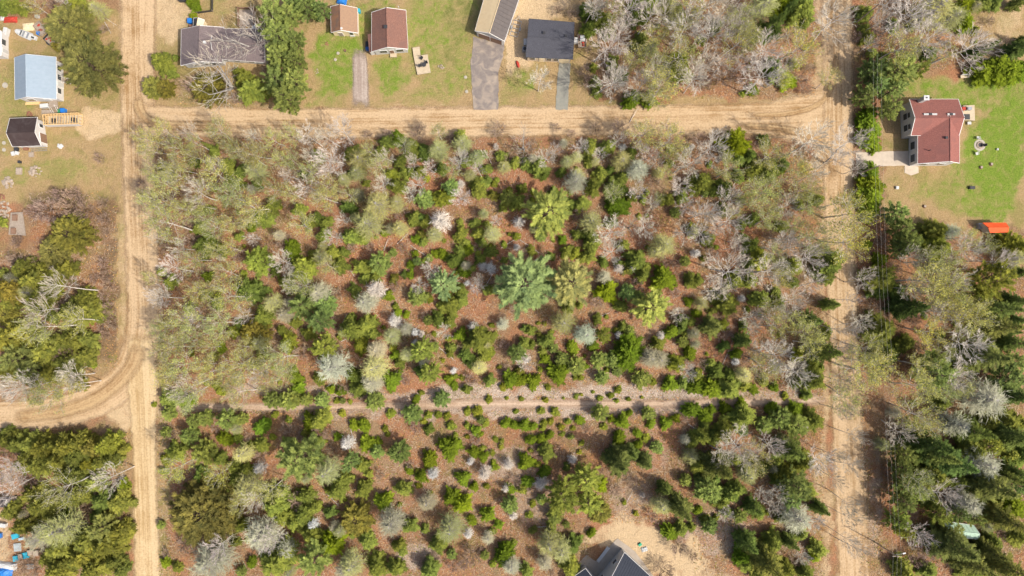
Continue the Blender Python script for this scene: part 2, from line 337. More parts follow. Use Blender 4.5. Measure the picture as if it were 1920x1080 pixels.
def strip(name, pts, mat, label, nacross=6, fade=True):
    ZL[0] += 0.004; z = ZL[0]; P = catmull([(*G(x, y), wd*MPP/2) for x, y, wd in pts]); Vv = []; tu = []; tv = []; tw = []; L = 0; Lt = sum(math.dist(P[i][:2], P[i+1][:2]) for i in range(len(P)-1)); te = []
    for i, (x, y, hw) in enumerate(P):
        a = P[max(i-1, 0)]; b = P[min(i+1, len(P)-1)]; dx, dy = b[0]-a[0], b[1]-a[1]; q = math.hypot(dx, dy) or 1; nx_, ny_ = dy/q, -dx/q
        if i: L += math.hypot(x-P[i-1][0], y-P[i-1][1])
        for j in range(nacross+1):
            t = -1+2*j/nacross; Vv.append((x+nx_*t*hw, y+ny_*t*hw, z)); tu.append(t*hw); tv.append(L); tw.append(t); te.append(min(1, min(L, Lt-L)/4.0) if fade else 1.0)
    k = nacross+1; Ff = [(i*k+j, i*k+j+1, (i+1)*k+j+1, (i+1)*k+j) for i in range(len(P)-1) for j in range(nacross)]
    me = bpy.data.meshes.new(name); me.from_pydata(Vv, [], Ff)
    for nme, d in (('tu', tu), ('tv', tv), ('tw', tw), ('te', te)):
        a = me.attributes.new(nme, 'FLOAT', 'POINT'); a.data.foreach_set('value', d)
    me.materials.append(mat); o = bpy.data.objects.new(name, me); COL.objects.link(o)
    return tag(o, label, 'road', kind='structure')
strip('forest_trail', [(292,763,24),(420,765,24),(600,764,24),(760,761,22),(900,757,24),(1050,757,24),(1200,757,24),(1330,755,26),(1440,752,26),(1556,747,30)], mat_trail, 'narrow dirt trail crossing the woods between the two roads')
strip('dirt_road', [(261,-80,80),(259,60,76),(259,180,74),(260,300,70),(264,420,70),(268,520,72),(270,600,76),(260,665,78),(230,716,76),(180,750,72),(110,773,68),(40,780,66),(-100,782,66)], mat_road, 'brown dirt road running down the left side and curving out left')
strip('dirt_road', [(262,620,50),(267,720,66),(269,790,54),(271,880,50),(274,980,52),(277,1090,56),(280,1190,58)], mat_pale, 'pale sandy road continuing straight down from the bend')
strip('dirt_road', [(246,226,90),(320,228,66),(420,229,66),(600,231,66),(800,229,66),(1000,228,66),(1200,226,66),(1380,224,70),(1460,224,84),(1520,222,120),(1572,221,200)], mat_road, 'tan dirt road crossing the top between the two long roads')
strip('dirt_road', [(1566,-90,68),(1570,60,66),(1573,200,66),(1573,330,64),(1575,450,64),(1581,600,66),(1587,740,66),(1593,880,68),(1599,1000,70),(1605,1180,72)], mat_road, 'brown dirt road running down the right side')
for nme, p in (('wheel_tracks', [(258,170,26),(262,205,26),(285,228,24),(340,236,24),(440,238,24)]), ('wheel_tracks', [(1380,236,16),(1450,240,18),(1510,252,20),(1552,280,20),(1566,340,20)]),
               ('wheel_tracks', [(1400,216,12),(1470,214,14),(1530,198,14),(1560,160,14),(1568,90,12)]), ('wheel_tracks', [(262,640,40),(244,690,38),(196,738,36),(120,770,34),(20,782,30)])):
    strip(nme, p, mat_rut, 'darker wheel tracks worn into the dirt road')
strip('gravel_driveway', [(674,86,28),(675,120,32),(676,160,34),(677,208,40)], mat_gravel, 'grey gravel driveway beside the red-roofed cottage')

def slab(name, pxs, mat, z, label, cat, kind='structure', h=0.02, rough=0.6, seed=1):
    rr = random.Random(seed); P = []
    n = len(pxs)
    for i in range(n):
        a, b = G(*pxs[i]), G(*pxs[(i+1) % n]); L = math.hypot(b[0]-a[0], b[1]-a[1]); k = max(1, int(L/0.8))
        for j in range(k): P.append((a[0]+(b[0]-a[0])*j/k+rr.uniform(-1, 1)*rough*.2, a[1]+(b[1]-a[1])*j/k+rr.uniform(-1, 1)*rough*.2))
    return MB().prism(P, z-h, z).build(name, mat, label=label, cat=cat, kind=kind)
mat_asph = M('worn asphalt', (0.185, 0.155, 0.14), (0.26, 0.22, 0.19), 1.2, .9, wear=(0.42, 0.34, 0.26))
mat_asph2 = M('grey green asphalt', (0.22, 0.225, 0.19), (0.30, 0.28, 0.23), 1.6, .9)
mat_conc = M('poured concrete', (0.58, 0.49, 0.38), (0.47, 0.39, 0.30), 1.0, .9)
mat_conc2 = M('grey concrete', (0.42, 0.36, 0.29), (0.35, 0.29, 0.23), 1.0, .9)
slab('asphalt_driveway', [(888,69),(946,84),(942,112),(935,134),(934,206),(888,206),(884,150),(882,120)], mat_asph, .045, 'wide worn asphalt driveway in front of the long barn', 'driveway')
slab('asphalt_driveway', [(1048,118),(1070,119),(1067,160),(1065,206),(1041,206),(1044,160)], mat_asph2, .045, 'narrow grey driveway below the charcoal-roofed house', 'driveway', seed=2)
slab('concrete_driveway', [(1604,286),(1650,284),(1706,283),(1706,309),(1722,312),(1722,324),(1708,329),(1696,324),(1696,311),(1606,312)], mat_conc, .05, 'pale concrete driveway leading to the large red house', 'driveway', seed=3, rough=.3)
slab('concrete_pad', [(1158,1009),(1191,1034),(1240,1100),(1085,1100),(1085,1055),(1100,1040),(1116,1052)], mat_conc2, .05, 'grey concrete pad round the house at the bottom', 'pad', seed=4, rough=.2)

# ---------------------------------------------------------------- trees: meshes
class TM:                                                  # fast triangle collector with a per-vertex random value
    def __init__(s, seed): s.r = random.Random(seed); s.v = []; s.f = []; s.a = []
    def tri(s, a, b, c, q=None):
        n = len(s.v); q = s.r.random() if q is None else q
        s.v += [a, b, c]; s.f.append((n, n+1, n+2)); s.a += [q, q, q]
    def blade(s, p, d, L, wd, q=None):                     # pointed blade from p along d
        d = d.normalized() if d.length > 1e-6 else Vector((0, 0, 1)); o = d.cross(Vector((s.r.uniform(-.5, .5), s.r.uniform(-.5, .5), 1)))
        if o.length < 1e-4: o = Vector((1, 0, 0))
        o.normalize(); s.tri(p-o*wd*.5, p+o*wd*.5, p+d*L, q)
    def leaf(s, p, sz, q=None, up=.6):                     # small loose leaf clump face
        r = s.r; a = Vector((r.gauss(0, 1), r.gauss(0, 1), r.gauss(0, up))).normalized(); b = a.cross(Vector((r.gauss(0, 1), r.gauss(0, 1), r.gauss(0, 1)))).normalized()
        s.tri(p-a*sz*.5, p+a*sz*.5, p+b*sz*.9, q)
    def stick(s, p0, p1, r0, r1, n=4):
        d = p1-p0
        if d.length < 1e-5: return
        d.normalize(); a = d.orthogonal().normalized(); b = d.cross(a); k = len(s.v)
        for p, r in ((p0, r0), (p1, r1)):
            for i in range(n): t = 2*math.pi*i/n; s.v.append(p+a*(math.cos(t)*r)+b*(math.sin(t)*r)); s.a.append(.5)
        for i in range(n): s.f.append((k+i, k+(i+1) % n, k+n+(i+1) % n)); s.f.append((k+i, k+n+(i+1) % n, k+n+i))
    def mesh(s, name, mat):
        me = bpy.data.meshes.new(name); V = np.array([tuple(x) for x in s.v], dtype=np.float32).reshape(-1, 3); F = np.array(s.f, dtype=np.int32)
        mesh_np(me, V, F); a = me.attributes.new('rnd', 'FLOAT', 'POINT'); a.data.foreach_set('value', np.array(s.a, dtype=np.float32))
        me.materials.append(mat); return me
def rot2(d, a): c, s_ = math.cos(a), math.sin(a); return Vector((d.x*c-d.y*s_, d.x*s_+d.y*c, d.z))
def wander(tm, p, d, L, r0, r1, n=3, j=.12, up=0.0, nn=4):
    pts = [p.copy()]; d = d.normalized()
    for i in range(n):
        d = (d+Vector((tm.r.gauss(0, j), tm.r.gauss(0, j), tm.r.gauss(0, j)+up))).normalized(); q = p+d*(L/n)
        tm.stick(p, q, r0+(r1-r0)*i/n, r0+(r1-r0)*(i+1)/n, nn); p = q; pts.append(p.copy())
    return pts, d

m_needle = leaf_mat('conifer needles', (1, 1, 1), .35, .22, True)
m_leaf = leaf_mat('spring leaves', (1, 1, 1), .3, .4, True)
m_twig = leaf_mat('bare twigs', (1, 1, 1), .5, 0.0)
m_ltwig = leaf_mat('aspen twigs', (.44, .41, .29), .4, 0.0); m_ltwig.node_tree.nodes.remove([n for n in m_ltwig.node_tree.nodes if n.type == 'OBJECT_INFO'][0])
for n_ in m_ltwig.node_tree.nodes:
    if n_.type == 'MIX' : n_.inputs[6].default_value = (1, 1, 1, 1)
def bark(name, c1, c2):
    m, nt, nd, lk = nm(name); v = objc(nt); f = noise(nt, mapv(nt, v, (1, 1, .6)), 3.0, 4, .7)
    finish(nt, mix(nt, ramp(nt, f, [(.42, 0), (.66, 1)]), c1, c2), .85, None, 0, .1); return m
m_white = bark('pale birch bark', (0.74, 0.69, 0.62), (0.36, 0.31, 0.26))
m_brown = bark('brown bark', (0.16, 0.11, 0.08), (0.085, 0.06, 0.045))
m_silver = bark('lichened grey bark', (0.46, 0.43, 0.39), (0.24, 0.21, 0.18))

def fir(seed, r=2.0, h=6.0, lev=20, nb=11, pts=6, prof=.75, droop=.18, dense=1.0, z0=.06, fan=.42, lob=.16):
    T = TM(seed); K = TM(seed+1); rr = T.r; lk_ = rr.choice((2, 3, 4)); lp_ = rr.random()*6.28
    K.stick(Vector((0, 0, 0)), Vector((0, 0, h*.97)), .028*h*.6, .01, 6)
    for l in range(lev):
        t = (l+rr.random()*.6)/lev; z = h*(z0+(1-z0)*t)+rr.gauss(0, .02*h)*(t < .8); Rr = r*(1-t)**prof*(1 if t > .12 else .8)*rr.uniform(.85, 1.12)
        n = max(4, int(nb*(0.45+.55*(1-t)))); a0 = rr.random()*6.28
        for b in range(n):
            az = a0+6.28*b/n+rr.gauss(0, .15); L = Rr*rr.uniform(.62, 1.2)*(1+lob*math.sin(lk_*az+lp_)+.5*lob*math.sin((lk_+2)*az+2*lp_+l*.3)); d = Vector((math.cos(az), math.sin(az), -droop+.35*t+rr.gauss(0, .06)))
            p = Vector((0, 0, z)); e = p+d*L; q0 = rr.random()
            if L > .9 and t < .9: K.stick(p, e, .02, .006, 3)
            m_ = max(2, int(pts*L/r*dense+1.5))
            for i in range(m_):
                u = .22+.78*(i+rr.random()*.7)/m_; q = p+d*(L*u); q.z += rr.gauss(0, .04)
                for sgn in (-1, 1):
                    dd = rot2(d, sgn*rr.uniform(.5, 1.0)); dd.z += rr.gauss(-.05, .14)
                    T.blade(q, dd, max(.22, L*fan*(1.15-u*.7))*rr.uniform(.75, 1.2), max(.16, .34*fan*L*(1.2-u*.6)), q0*.75+rr.random()*.25)
            T.blade(p+d*L*.8, d, max(.25, L*.3), max(.14, .1*L), q0*.75+rr.random()*.25)
    for i in range(6): T.blade(Vector((0, 0, h*.93)), Vector((rr.gauss(0, .4), rr.gauss(0, .4), 1)), h*.06+.12, .12)
    return T, K
def pine(seed, r=4.0, h=13.0, lev=13, nb=8, tl=.55, z0=.22, prof='pine', ntuft=15, sz=.46, jag=.25, side=.24, fw=.4):
    T = TM(seed); K = TM(seed+1); rr = T.r; lean = Vector((rr.gauss(0, .02), rr.gauss(0, .02), 0))
    p = Vector((0, 0, 0)); top = []
    for i in range(8):
        q = Vector((lean.x*h*i/8, lean.y*h*i/8, h*(i+1)/8*.98)); K.stick(p, q, .017*h*(1-i/8.6), .017*h*(1-(i+1)/8.6), 7); p = q
    for l in range(lev):
        t = (l+rr.random()*.5)/lev; z = h*(z0+(1-z0)*t*.97)
        if prof == 'pine': R_ = r*(.72+.5*t if t < .35 else (1.0-(t-.35)/.65)**.62*.9+.08)
        else: R_ = r*math.sqrt(max(.03, 1-(t*.98)**2))
        n = max(4, int(nb*(.6+.4*(1-t)))); a0 = rr.random()*6.28
        for b in range(n):
            az = a0+6.28*b/n+rr.gauss(0, .2); L = R_*rr.uniform(1-jag*1.5, 1+jag*.8); d = Vector((math.cos(az), math.sin(az), .05+.55*t+rr.gauss(0, .08)))
            b0 = Vector((lean.x*z, lean.y*z, z)); pts, _ = wander(K, b0, d, L, .012*h*.45*(1-t*.7)+.01, .012, 3, .07, .04, 3)
            q0 = rr.random(); nt_ = max(5, int(ntuft*L/r))
            for i in range(nt_):
                u = .32+.68*(i/nt_)**.8+rr.uniform(0, .05); u = min(u, .999); k = min(2, int(u*3)); c = pts[k].lerp(pts[k+1], u*3-k)
                sd_ = rr.choice((-1, 1)); dd = rot2((pts[k+1]-pts[k]).normalized(), sd_*rr.uniform(.2, .8)); c2 = c+dd*(rr.random()*side*L*(1.15-u)+.05); c2.z += rr.gauss(.05, .08)
                if rr.random() < .4: K.stick(c, c2, .012, .006, 3)
                qq = q0*.6+rr.random()*.4
                for _ in range(6):
                    e = Vector((dd.x*2*fw+d.x*fw+rr.gauss(0, .65), dd.y*2*fw+d.y*fw+rr.gauss(0, .65), rr.uniform(.0, .9)))
                    T.blade(c2, e, sz*rr.uniform(.8, 1.5), sz*.30, qq)
    for i in range(14): T.blade(Vector((lean.x*h+rr.gauss(0, .15), lean.y*h+rr.gauss(0, .15), h*.95)), Vector((rr.gauss(0, .7), rr.gauss(0, .7), 1)), sz*1.2, sz*.3)
    return T, K
def decid(seed, r=3.0, h=13.0, nl=13, nsub=5, ntw=6, leaf=0, zc=.5, tw=.055, stems=1, lz=.20, spread=1.0, twl=1.0, curve=.065, trunkr=None, fine=1):
    T = TM(seed); K = TM(seed+1); X = TM(seed+2); rr = T.r        # T leaves, K trunk and limbs, X twigs
    tr = trunkr or (.0085*h+.03)
    for s_ in range(stems):
        az0 = rr.random()*6.28; out = (0.0 if stems == 1 else rr.uniform(.18, .42)); p = Vector((0, 0, 0)); d = Vector((math.cos(az0)*out, math.sin(az0)*out, 1)).normalized()
        tp = [p.copy()]; hh = h*rr.uniform(.85, 1) if stems > 1 else h; ns = 7
        for i in range(ns):
            d = (d+Vector((rr.gauss(0, .045), rr.gauss(0, .045), .05))).normalized(); q = p+d*(hh/ns*.93)
            K.stick(p, q, tr*(1-i/ns*.85), tr*(1-(i+1)/ns*.85), 6); p = q; tp.append(p.copy())
        for l in range(nl):
            t = zc+(1-zc)*((l+rr.random())/nl)*.98; k = min(ns-1, int(t*ns)); b0 = tp[k].lerp(tp[k+1], t*ns-k)
            u = (t-zc)/(1-zc); az = l*2.4+rr.gauss(0, .35); L = r*(1.25-.55*u)*rr.uniform(.75, 1.15)*(.75 if stems > 1 else 1)
            dz = rr.uniform(.35, .8)+.9*u; d0 = Vector((math.cos(az)*spread, math.sin(az)*spread, dz)).normalized(); L = L/max(.5, math.hypot(d0.x, d0.y)) if u < .8 else L*1.1
            lr = tr*.25*(1-.5*u); pts, dl = wander(K, b0, d0, L, lr, .02, 4, curve, .03, 4)
            for sb in range(nsub):
                v_ = .25+.75*(sb+rr.random())/nsub; v_ = min(v_, .99); kk = min(3, int(v_*4)); c = pts[kk].lerp(pts[kk+1], v_*4-kk)
                dd = rot2((pts[kk+1]-pts[kk]).normalized(), rr.choice((-1, 1))*rr.uniform(.4, .95)); dd.z += rr.gauss(.1, .25)
                l2 = L*(.55-.25*v_)*rr.uniform(.7, 1.2); ps, dn = wander(K, c, dd, l2, lr*.42, .012, 2, curve*1.3, .03, 3)
                for tq in range(ntw):
                    w_ = rr.uniform(.15, 1); kk2 = min(1, int(w_*2)); c3 = ps[kk2].lerp(ps[kk2+1], min(1, w_*2-kk2))
                    d3 = rot2(dn, rr.gauss(0, .7)); d3.z += rr.gauss(.15, .35); l3 = l2*.5*rr.uniform(.6, 1.3)*twl+.15
                    for _ in range(fine):
                        d4 = rot2(d3, rr.gauss(0, .3)); X.blade(c3, d4, l3, tw)
                    e = c3+d3.normalized()*l3
                    for _ in range(leaf):
                        T.leaf(c3.lerp(e, rr.uniform(.1, 1.1))+Vector((rr.gauss(0, lz), rr.gauss(0, lz), rr.gauss(0, lz))), rr.uniform(.10, .20))
    return T, K, X
def grey(seed, r=2.2, h=8.0, lev=22, nb=14, tw=.05, z0=.1, prof=.6, upk=.35, side=5, dome=False):
    """fine twiggy conifer (lichened or dying): straight radial branches set with side twigs"""
    T = TM(seed); K = TM(seed+1); rr = T.r; K.stick(Vector((0, 0, 0)), Vector((0, 0, h)), .016*h, .01, 6)
    for l in range(lev):
        t = (l+rr.random())/lev; z = h*(z0+(1-z0)*t); R_ = r*((1-t)**prof if not dome else math.sqrt(max(.02, 1-t*t)))*rr.uniform(.8, 1.1)
        for b in range(nb):
            az = rr.random()*6.28; d = Vector((math.cos(az), math.sin(az), upk*(.4+t)+rr.gauss(0, .12))); L = R_*rr.uniform(.55, 1.1); p = Vector((0, 0, z)); q0 = rr.random()
            K.stick(p, p+d*L, .022, .006, 3)
            for s_ in range(side):
                u = rr.uniform(.3, 1); dd = rot2(d, rr.choice((-1, 1))*rr.uniform(.3, 1.0)); dd.z += rr.gauss(0, .3)
                T.blade(p+d*L*u, dd, L*.32*rr.uniform(.6, 1.3)+.12, tw, q0*.5+rr.random()*.5)
    return T, K

LIB = {}
def combo(name, A_, ma, B_, mb):
    me = A_.mesh(name, ma) if False else None; n = len(A_.v); C_ = TM(0); C_.v = A_.v+B_.v; C_.a = A_.a+B_.a; C_.f = A_.f+[(a+n, b+n, c+n) for a, b, c in B_.f]
    me = C_.mesh(name, ma); me.materials.append(mb); mi = np.zeros(len(C_.f), dtype=np.int32); mi[len(A_.f):] = 1; me.polygons.foreach_set('material_index', mi); return me
def add_var(kind, name, r, h, crown, trunk, twigs=None, barkm=m_brown, crownm=m_needle):
    parts = []
    if trunk and trunk.f: parts.append(('trunk', trunk.mesh('trunk', barkm), False))
    if twigs and twigs.f and crown and crown.f: parts.append(('crown', combo('crown', crown, crownm, twigs, m_ltwig), True)); crown = None
    elif twigs and twigs.f: parts.append(('crown', twigs.mesh('crown', m_twig), 'tw'))
    if crown and crown.f: parts.append(('crown', crown.mesh('crown', crownm), True))
    LIB.setdefault(kind, []).append((name, r, h, parts))
for i in range(7):
    T, K = fir(100+i*7, 1.6, 4.0, 17, 12, 6, .62, .10, 1.0, .05, .50); add_var('F', 'fir_tree', 1.6, 4.0, T, K)
for i in range(4):
    T, K = fir(150+i*7, 2.2, 9.0, 30, 12, 7, .80, .20, 1.0, .07, .40); add_var('S', 'spruce_tree', 2.2, 9.0, T, K)
for i in range(5):
    T, K = fir(180+i*7, 2.2, 6.0, 26, 16, 8, .38, .0, 1.1, .03, .36); add_var('C', 'cedar_tree', 2.2, 6.0, T, K)
for i in range(5):
    T, K = pine(200+i*7, 4.0, 13.0, 15, 8, ntuft=28, sz=.48, jag=.32); add_var('P', 'pine_tree', 4.0, 13.0, T, K)
for i in range(5):
    T, K = pine(240+i*7, 1.6, 4.5, 12, 9, ntuft=13, sz=.30, z0=.08); add_var('Q', 'young_pine', 1.6, 4.5, T, K)
for i in range(3):
    T, K = pine(600+i*7, 4.5, 16.0, 17, 8, ntuft=34, sz=.50, jag=.22, side=.15, fw=.65, z0=.15); add_var('W', 'white_pine', 4.5, 16.0, T, K)
for i in range(3):
    T, K = pine(260+i*7, 5.0, 7.5, 15, 15, ntuft=24, sz=.50, z0=.08, prof='dome', jag=.12); add_var('O', 'scots_pine', 5.0, 7.5, T, K)
for i in range(6):
    T, K, X = decid(300+i*7, 2.6, 13, 18, 6, 8, 0, .6, .036, fine=2, trunkr=.15); add_var('B', 'birch_tree', 2.6, 13.0, None, K, X, m_white)
for i in range(5):
    T, K, X = decid(340+i*7, 2.8, 13, 15, 6, 7, 4, .56, .04, fine=1, lz=.24, trunkr=.16); add_var('L', 'aspen_tree', 2.8, 13.0, T, K, X, m_white, m_leaf)
for i in range(2):
    T, K, X = decid(380+i*7, 5.0, 11, 8, 5, 4, 0, .25, .05, stems=3, spread=1.3, fine=1, trunkr=.22, twl=1.5); add_var('M', 'maple_tree', 5.0, 11.0, None, K, X, m_silver)
for i in range(3):
    T, K, X = decid(390+i*7, 1.9, 2.6, 9, 5, 6, 0, .15, .03, stems=3, trunkr=.035, fine=2); add_var('T', 'bare_shrub', 1.9, 2.6, None, K, X, m_brown)
for i in range(4):
    T, K = grey(400+i*7, 2.4, 8.5, 22, 17, .055, .12, .55, .35, 6, True); add_var('G', 'larch_tree', 2.4, 8.5, T, K, None, m_silver, m_twig)
for i in range(3):
    T, K = grey(430+i*7, 1.8, 5.0, 16, 15, .055, .1, .55, .3, 5); add_var('D', 'dead_larch', 1.8, 5.0, T, K, None, m_silver, m_twig)
for i in range(3):
    T, K = fir(460+i*7, .7, 1.3, 9, 10, 4, .55, .0, 1.0, .05, .6); add_var('s', 'fir_sapling', .7, 1.3, T, None)

# ---------------------------------------------------------------- trees: where they stand (crown centres read off the photograph, panel by panel)
PANELS = []
def panel(ox, oy, sc, txt): PANELS.append((ox, oy, sc, txt))
panel(270, 220, 6, """L 230 160 100;B 500 170 80;L 800 150 110;L 70 330 90;L 400 300 100;L 600 300 80;S 720 320 40;L 930 330 80;F 940 560 80;F 1090 600 60;B 1200 200 80;L 1450 230 100;L 1660 190 90;B 1880 220 110;L 1300 380 110;Lo 1200 450 120;L 1500 480 100;Go 1250 600 130;L 760 640 150;L 420 560 100;L 380 660 120;B 300 520 80;L 200 750 110;B 600 860 130;L 950 870 130;F 1000 730 70;L 1080 960 120;L 1290 960 130;L 1450 770 110;L 1700 870 90;B 1860 790 110;B 1640 640 80;L 1700 500 90;L 1850 600 100;L 200 960 140;L 450 1000 110;F 720 1040 50;F 1750 1040 70;F 1440 1010 80;B 1880 480 90;B 820 500 70;T 330 900 60;L 90 660 90;L 530 420 90;Fd 1270 760 50;Fd 1790 640 45;L 640 980 100;L 60 880 80;L 700 760 90;L 1050 440 80""")
panel(590, 220, 6, """B 220 420 140;B 210 620 110;B 330 200 130;B 180 230 100;B 10 250 100;F 430 400 80;Go 520 480 150;Go 480 620 100;F 40 430 60;L 720 540 100;F 740 390 70;B 850 440 80;L 960 320 90;Cd 940 240 70;F 820 270 70;F 1110 370 90;B 1080 530 70;Fd 1230 390 80;Go 1400 370 130;B 1590 500 100;L 1590 580 80;B 1310 560 70;L 1390 160 80;T 1180 170 90;Go 1660 290 110;F 1640 220 70;Go 1820 450 90;Go 1750 650 80;F 1700 500 60;F 1180 610 60;Fy 870 640 60;F 1010 620 60;F 940 770 80;B 710 710 90;B 1160 720 90;B 1100 880 70;Q 1230 920 90;Fy 1450 900 90;Qb 1530 790 80;F 1840 790 90;Gy 720 990 170;L 150 760 110;L 160 900 120;L 380 900 80;Gy 330 700 80;B 1690 900 90;Fd 1880 420 50;Fd 380 1010 70;T 840 220 80;T 600 190 60;T 1540 240 60;F 400 640 40;B 1870 620 60;F 1880 740 60;Gy 930 960 100;F 1080 620 60;F 960 500 60;F 580 740 40;L 640 380 70;F 1430 580 60""")
panel(910, 220, 6, """M 440 300 170;F 190 440 60;Go 210 560 80;F 330 510 60;F 470 530 60;F 600 560 90;Fd 660 660 40;B 720 420 100;B 790 380 60;Go 920 500 80;Gy 1030 440 70;B 1040 280 80;F 1180 330 80;F 1370 340 80;T 1250 130 90;T 1500 110 110;B 1460 260 80;L 1770 170 140;B 1750 300 70;F 1160 480 60;B 1290 430 70;Go 1540 490 120;B 1870 410 80;B 1900 520 70;G 1020 720 130;Gy 1040 650 80;G 1720 590 130;F 1300 640 70;F 1530 680 70;F 1210 780 80;F 1450 790 90;L 1440 870 90;Cd 1490 1000 100;Q 250 910 80;F 360 960 80;F 410 800 50;F 200 1020 40;F 10 580 50;s 100 750 35;Wy 690 1070 270;F 940 980 70;F 1080 980 80;B 1720 850 80;B 1900 950 70;F 1640 890 60;F 1770 920 40;T 130 150 100;Fd 770 840 50;T 800 130 60;T 980 190 60;B 60 460 50;F 30 700 40;Fd 850 620 50;Fd 1400 600 50;Fd 1640 400 60""")
panel(1230, 220, 5.818, """L 200 200 140;T 480 230 100;B 590 340 150;Cy 850 290 140;L 1270 380 150;B 1640 300 180;L 140 430 70;B 290 520 140;L 100 640 70;Go 30 600 70;L 810 560 130;F 900 450 60;Fd 1020 430 70;F 480 720 110;B 290 770 100;L 1560 530 90;Ly 1600 610 80;F 1230 590 110;F 1100 560 90;Fd 1390 520 60;Fd 900 640 60;L 1130 760 130;L 1230 820 130;Ly 960 790 80;Fd 740 780 90;B 830 910 110;B 560 1000 100;B 320 980 80;F 280 860 60;F 120 900 60;L 30 890 50;B 1400 950 100;L 1080 900 90;L 1560 790 110;L 1760 780 80;F 1740 900 70;L 1700 960 110;F 1560 950 50;L 1250 1010 80;L 880 1020 70;F 740 1000 60;B 1700 640 100;F 620 800 50;Fd 1180 250 60;L 330 380 70;B 760 420 70""")
panel(270, 400, 6, """L 280 130 160;B 150 300 60;B 400 380 90;L 640 60 110;L 800 150 110;L 960 60 90;L 1180 60 100;C 1210 150 50;F 1340 60 90;L 1740 130 120;F 1880 100 70;F 690 360 100;L 780 380 80;F 1070 260 45;Ly 1010 400 90;T 1250 330 80;B 1200 260 60;L 560 500 120;B 350 630 120;F 300 770 70;F 330 790 80;L 890 690 130;C 710 710 50;F 200 660 50;Qy 1310 540 130;B 1570 560 110;C 1660 410 85;Qy 1810 640 120;F 1900 450 40;L 1000 940 150;F 1190 870 130;L 600 950 100;F 700 920 60;B 250 950 110;B 150 900 80;Go 1450 1010 110;B 1670 820 80;F 1620 800 80;L 1850 830 110;Pb 1780 1040 160;Fd 1480 640 60;T 1080 480 100;L 700 830 90;F 820 1010 60;Fd 870 420 60;T 1420 680 70;L 90 760 60;F 620 160 60;T 520 300 80;Fd 1820 900 50""")
panel(590, 400, 6, """Go 600 120 170;Go 960 170 100;C 790 220 40;C 1150 290 50;Gy 1350 240 100;D 1420 90 150;F 1120 60 70;Fd 1200 60 60;F 1240 100 60;F 430 260 90;F 540 280 60;B 290 60 60;B 200 250 80;F 100 240 70;F 130 100 60;Go 90 370 60;F 210 440 70;F 330 440 50;Fd 30 60 60;Go 60 490 90;L 150 620 90;F 290 590 75;F 530 600 80;Q 730 560 110;F 640 600 60;F 690 710 60;F 570 720 60;D 690 860 130;C 830 930 50;T 890 820 70;F 450 860 60;C 1130 450 35;C 1080 580 45;Q 1150 540 45;s 1230 530 30;C 1070 690 40;C 1360 450 40;C 1440 460 50;Fd 1580 530 80;F 1640 420 60;C 1730 400 60;F 1640 240 70;F 1690 330 50;F 1800 110 50;s 1840 440 35;C 1690 670 50;F 1760 620 40;Fd 1860 520 50;Fd 1650 620 40;W 1460 790 170;Q 1160 940 90;B 1130 850 80;B 1300 640 80;D 1900 600 70;B 1830 720 60;F 1530 1020 100;F 1650 970 70;F 1440 1050 60;G 60 900 130;Qb 120 1020 120;G 580 1000 130;s 910 1050 40;B 1830 850 70;T 620 380 60;s 1300 970 35;F 1850 220 60;F 1880 330 50;T 420 380 60;T 1000 380 60;Q 880 440 40""")
panel(910, 400, 6, """D 380 100 80;Go 1190 100 140;F 1170 240 80;F 1200 340 90;Gy 80 230 100;F 60 430 60;F 1030 240 50;s 210 350 35;D 350 380 50;s 350 260 40;Cd 870 300 45;B 1400 220 130;B 1420 400 110;M 1660 130 130;B 1830 130 100;F 1420 100 60;W 460 790 350;Wo 960 780 260;Fy 1010 450 60;F 920 430 70;F 740 480 40;Fd 1330 550 50;F 1700 540 100;D 1500 620 70;D 1650 620 60;F 1770 700 70;G 1340 720 80;Cy 1370 880 100;Q 1590 890 80;Wy 1880 1060 210;D 60 620 80;F 40 860 60;D 580 535 30;F 1100 500 50;F 1180 470 60;F 1520 1040 60;F 870 970 60;Go 1890 430 80;Fd 1500 560 40;F 940 1050 70;T 180 720 60;T 1700 800 80;B 150 100 50;T 1240 1000 70;F 1800 600 50;F 1640 470 50""")
panel(1230, 400, 5.486, """Go 80 330 130;B 250 160 90;B 490 180 100;B 620 110 70;B 790 80 130;B 440 0 100;L 1150 70 110;L 1450 80 80;F 540 270 60;F 1000 60 60;B 840 260 80;B 790 350 60;B 1170 320 100;B 1290 220 90;L 1580 210 140;B 1540 300 80;B 1420 350 90;D 410 410 60;T 560 420 90;B 730 540 180;B 1170 580 150;L 1260 640 100;F 1390 540 90;Fy 1060 450 90;L 1240 430 80;B 1560 480 120;F 1780 530 120;F 1740 640 80;F 960 690 70;F 800 680 80;F 960 530 60;C 80 670 100;F 350 690 60;F 430 690 50;C 340 910 40;s 620 350 25;B 620 800 100;F 720 920 110;F 1070 880 80;B 1450 920 110;B 1620 740 90;S 1800 940 90;Fd 1250 900 70;L 1200 950 80;T 660 660 70;B 1330 20 60;F 380 180 60;F 1290 130 60;F 900 250 40;F 1630 420 60;T 200 820 60;F 880 120 50;Fd 980 340 70;L 1700 330 70;F 1400 700 60""")
